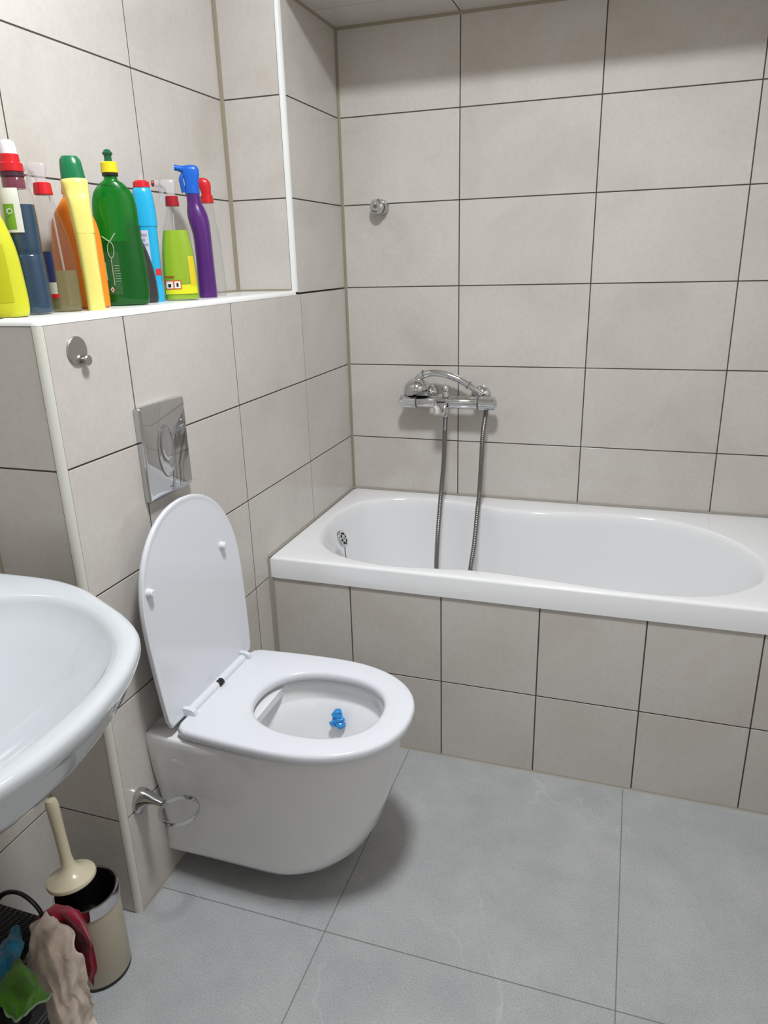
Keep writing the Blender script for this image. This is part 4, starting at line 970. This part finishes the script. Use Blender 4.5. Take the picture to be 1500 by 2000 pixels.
for zz, w_ in ((0.138, 0.9), (0.128, 0.7), (0.118, 0.95)): label_patch('label_line', p8, P_('grey_print', (0.35, 0.35, 0.5), 0.5), b8, -0.93, -0.93+w_, zz, zz+0.0045, off=0.0009, nz=1)
label_patch('label_dot', p8, P_('blue_print', (0.02, 0.18, 0.45), 0.4), b8, -0.35, 0.0, 0.088, 0.096, off=0.0009)

# 9 lime liquid spray
b9 = bottle('clear spray bottle of lime green liquid with a dark red collar', -0.073, -0.851, 33)
p9 = [(0.0, 0.034, 0.018), (0.003, 0.0380, 0.0215), (0.03, 0.0385, 0.022), (0.06, 0.0375, 0.022), (0.10, 0.0350, 0.0215), (0.14, 0.0290, 0.020), (0.17, 0.0205, 0.017), (0.192, 0.0140, 0.0135), (0.202, 0.0125, 0.0125)]
shell('body', p9, M_clear, b9)
M_llq = clear_plastic('lime_liquid', (0.60, 0.85, 0.06), (0.50, 0.74, 0.02), 0.60, 0.1)
inner('liquid', p9, M_llq, b9, 0.0012, 0.002, 0.150)
label_patch('label_side', p9, P_('amber_label', (0.70, 0.55, 0.02), 0.35), b9, 0.55, 0.90, 0.030, 0.095)
label_patch('label', p9, P_('bright_yellow_label', (0.72, 0.72, 0.02), 0.35), b9, -0.92, 0.90, 0.014, 0.034)
label_patch('hazard_panel', p9, P_('red_frame_print', (0.62, 0.10, 0.03), 0.4), b9, -0.90, 0.02, 0.024, 0.044, off=0.0009)
label_patch('hazard_square', p9, P_('white_print', (0.8, 0.8, 0.72), 0.4), b9, -0.84, -0.46, 0.0265, 0.0415, off=0.0013)
label_patch('hazard_square', p9, P_('white_print', (0.8, 0.8, 0.72), 0.4), b9, -0.38, -0.04, 0.0265, 0.0415, off=0.0013)
label_patch('hazard_symbol', p9, M_black, b9, -0.74, -0.58, 0.029, 0.036, off=0.0017, nz=2, nx=3)
label_patch('hazard_symbol', p9, M_black, b9, -0.27, -0.15, 0.030, 0.038, off=0.0017, nz=2, nx=3)
label_patch('label_line', p9, M_dred, b9, -0.9, -0.35, 0.050, 0.0525, off=0.0009, nz=1)
spray_head(b9, 0.200, M_dred, M_frost, M_frost, r=0.0145, s=1.05)
bm = bmesh.new(); lathe(bm, [(0.0055, 0), (0.0062, 0.001), (0.0062, 0.005), (0.004, 0.006)], 18, frame((-1, 0, 0), (-0.034, 0, 0.2467))); o = from_bm('nozzle_tip', bm, M_dred, b9); o['label'] = 'dark red nozzle tip'
bm = bmesh.new(); tube(bm, [(0, 0, 0.198), (-0.004, 0, 0.1), (-0.012, 0, 0.01)], 0.0018, 8); from_bm('dip_tube', bm, M_frost, b9)

# 10 purple spray
b10 = bottle('slim purple spray bottle with a blue trigger head', -0.083, -0.722, 31)
p10 = [(0.0, 0.0195, 0.026, 0, 3.2), (0.002, 0.0222, 0.029, 0, 3.2), (0.05, 0.0215, 0.030, 0, 3.2), (0.10, 0.0210, 0.030, 0, 3.0), (0.145, 0.0215, 0.029, -0.001, 2.8), (0.175, 0.0240, 0.026, -0.005, 2.6), (0.195, 0.0225, 0.022, -0.008, 2.4), (0.215, 0.0170, 0.017, -0.011, 2.2), (0.236, 0.0155, 0.0155, -0.013, 2.2)]
M_pur = P_('purple_plastic', (0.085, 0.018, 0.16), 0.22)
shell('body', p10, M_pur, b10)
M_bluep = P_('blue_plastic', (0.01, 0.12, 0.58), 0.28)
cap('collar', [(0.234, 0.0165), (0.235, 0.0172), (0.252, 0.0165), (0.253, 0.015)], M_bluep, b10, ribs=1, seg=48, loc=(-0.013, 0, 0))
bm = bmesh.new(); rings = []
for dz, hw, hd, xo in ((0.252, 0.0155, 0.012, 0), (0.262, 0.0165, 0.012, 0.0005), (0.275, 0.0185, 0.012, 0.001), (0.287, 0.0195, 0.012, 0.0), (0.294, 0.0165, 0.010, 0.0), (0.2965, 0.009, 0.006, 0)):
    rings.append(sec(hw, hd, dz, 3.0, xo-0.013, 30))
loft(bm, rings); from_bm('spray_head', bm, M_bluep, b10, True, 50)
bm = bmesh.new(); rings = []
for x, zc_, h_, hd in ((-0.012, 0.286, 0.010, 0.009), (-0.020, 0.288, 0.0075, 0.008), (-0.030, 0.2905, 0.0065, 0.008), (-0.036, 0.2915, 0.0070, 0.008)):
    rings.append([(x-0.013, hd*math.cos(a), zc_+h_*math.sin(a)) for a in [2*PI*k/20 for k in range(20)]])
loft(bm, rings); from_bm('nozzle', bm, M_bluep, b10, True, 50)
bm = bmesh.new(); tube(bm, catmull([(-0.029, 0, 0.280), (-0.036, 0, 0.268), (-0.035, 0, 0.255), (-0.033, 0, 0.238)], 6), 0.0038, 10, flat=1.8); from_bm('trigger', bm, M_bluep, b10, True, 50)

# 11 empty clear spray with red head
b11 = bottle('empty clear spray bottle with a red trigger head at the right end', -0.112, -0.636, 31)
p11 = [(0.0, 0.023, 0.018), (0.003, 0.027, 0.022), (0.05, 0.027, 0.022), (0.10, 0.0245, 0.021), (0.14, 0.0225, 0.020), (0.17, 0.0180, 0.017), (0.20, 0.0150, 0.0145), (0.222, 0.0140, 0.014)]
shell('body', p11, clear_plastic('cloudy_clear_plastic', (0.93, 0.93, 0.93), (0.75, 0.75, 0.76), 0.06, 0.8), b11)
cap('collar', [(0.220, 0.0150), (0.221, 0.0158), (0.238, 0.0145), (0.239, 0.013)], M_red, b11, ribs=1, seg=40)
bm = bmesh.new(); rings = []
for dz, hw, hd, xo in ((0.238, 0.0115, 0.0095, 0.0), (0.248, 0.0125, 0.010, -0.001), (0.259, 0.0155, 0.0105, -0.003), (0.268, 0.0150, 0.010, -0.004), (0.275, 0.0115, 0.008, -0.006), (0.278, 0.006, 0.005, -0.007)):
    rings.append(sec(hw, hd, dz, 2.6, xo, 30))
loft(bm, rings); from_bm('spray_head', bm, M_red, b11, True, 50)
bm = bmesh.new(); tube(bm, catmull([(-0.014, 0, 0.262), (-0.022, 0, 0.252), (-0.022, 0, 0.24), (-0.026, 0, 0.228)], 6), 0.0036, 10, flat=1.8); from_bm('trigger', bm, M_frost, b11, True, 50)
bm = bmesh.new(); lathe(bm, [(0.006, 0), (0.007, 0.001), (0.007, 0.010), (0.005, 0.011)], 18, frame((-1, 0, 0), (-0.017, 0, 0.268))); from_bm('nozzle', bm, M_red, b11)
label_patch('sticker', p11, P_('ochre_sticker', (0.42, 0.27, 0.05), 0.4), b11, -0.98, -0.35, 0.045, 0.07)

# ------------------------------------------------------------------ ceiling lamp
cl = thing('ceiling_lamp', 'round glowing ceiling lamp above the toilet, outside the frame', 'lamp', (LAMP.x, LAMP.y, ZC))
bm = bmesh.new(); lathe(bm, [(0.150, -0.0), (0.152, -0.012), (0.148, -0.02), (0.14, -0.02)], 48, Matrix.Translation((LAMP.x, LAMP.y, ZC)))
adopt(from_bm('base_plate', bm, M_trimw), cl)
bm = bmesh.new(); lathe(bm, [(0.140, -0.018), (0.135, -0.040), (0.11, -0.055), (0.06, -0.064), (0.002, -0.067)], 48, Matrix.Translation((LAMP.x, LAMP.y, ZC)), cap0=False, cap1=True)
adopt(from_bm('diffuser', bm, M_lamp), cl)

# ------------------------------------------------------------------ small pieces ride on the part they belong to
NEST = {'end_cap': 'knob', 'gap_ring': 'knob', 'spray_face': 'shower_head', 'joint_ring': 'handle', 'hinge_clip': 'hinge_bar', 'lid_bumper': 'lid', 'seat_bumper': 'seat', 'maker_mark': 'cover',
        'button_seam': 'large_button', 'logo_mark': 'spout', 'label_text': 'label', 'label_square': 'label', 'label_line': 'label', 'label_dot': 'label', 'label_stripe': 'label_base',
        'hazard_square': 'hazard_panel', 'hazard_symbol': ('hazard_panel', 'hazard_diamond'), 'nozzle': 'spray_head', 'trigger': 'spray_head', 'nozzle_tip': ('spray_head', 'cap'), 'measuring_cup': 'cap',
        'screw': 'swivel_head', 'plug_chain': 'overflow_grille', 'water': 'bowl', 'flush_ledge': 'bowl'}
base_name = lambda o: o.name.split('.')[0]
for root in [o for o in SC.objects if o.parent is None and o.type == 'EMPTY']:
    kids = list(root.children)
    for nm, tgt in NEST.items():
        tg = tgt if isinstance(tgt, tuple) else (tgt,)
        cand = [k for k in kids if base_name(k) in tg]
        for i, k in enumerate([k for k in kids if base_name(k) == nm]):
            if cand:
                p = cand[min(i, len(cand)-1)]
                k.parent = p; k.matrix_parent_inverse = Matrix.Identity(4)
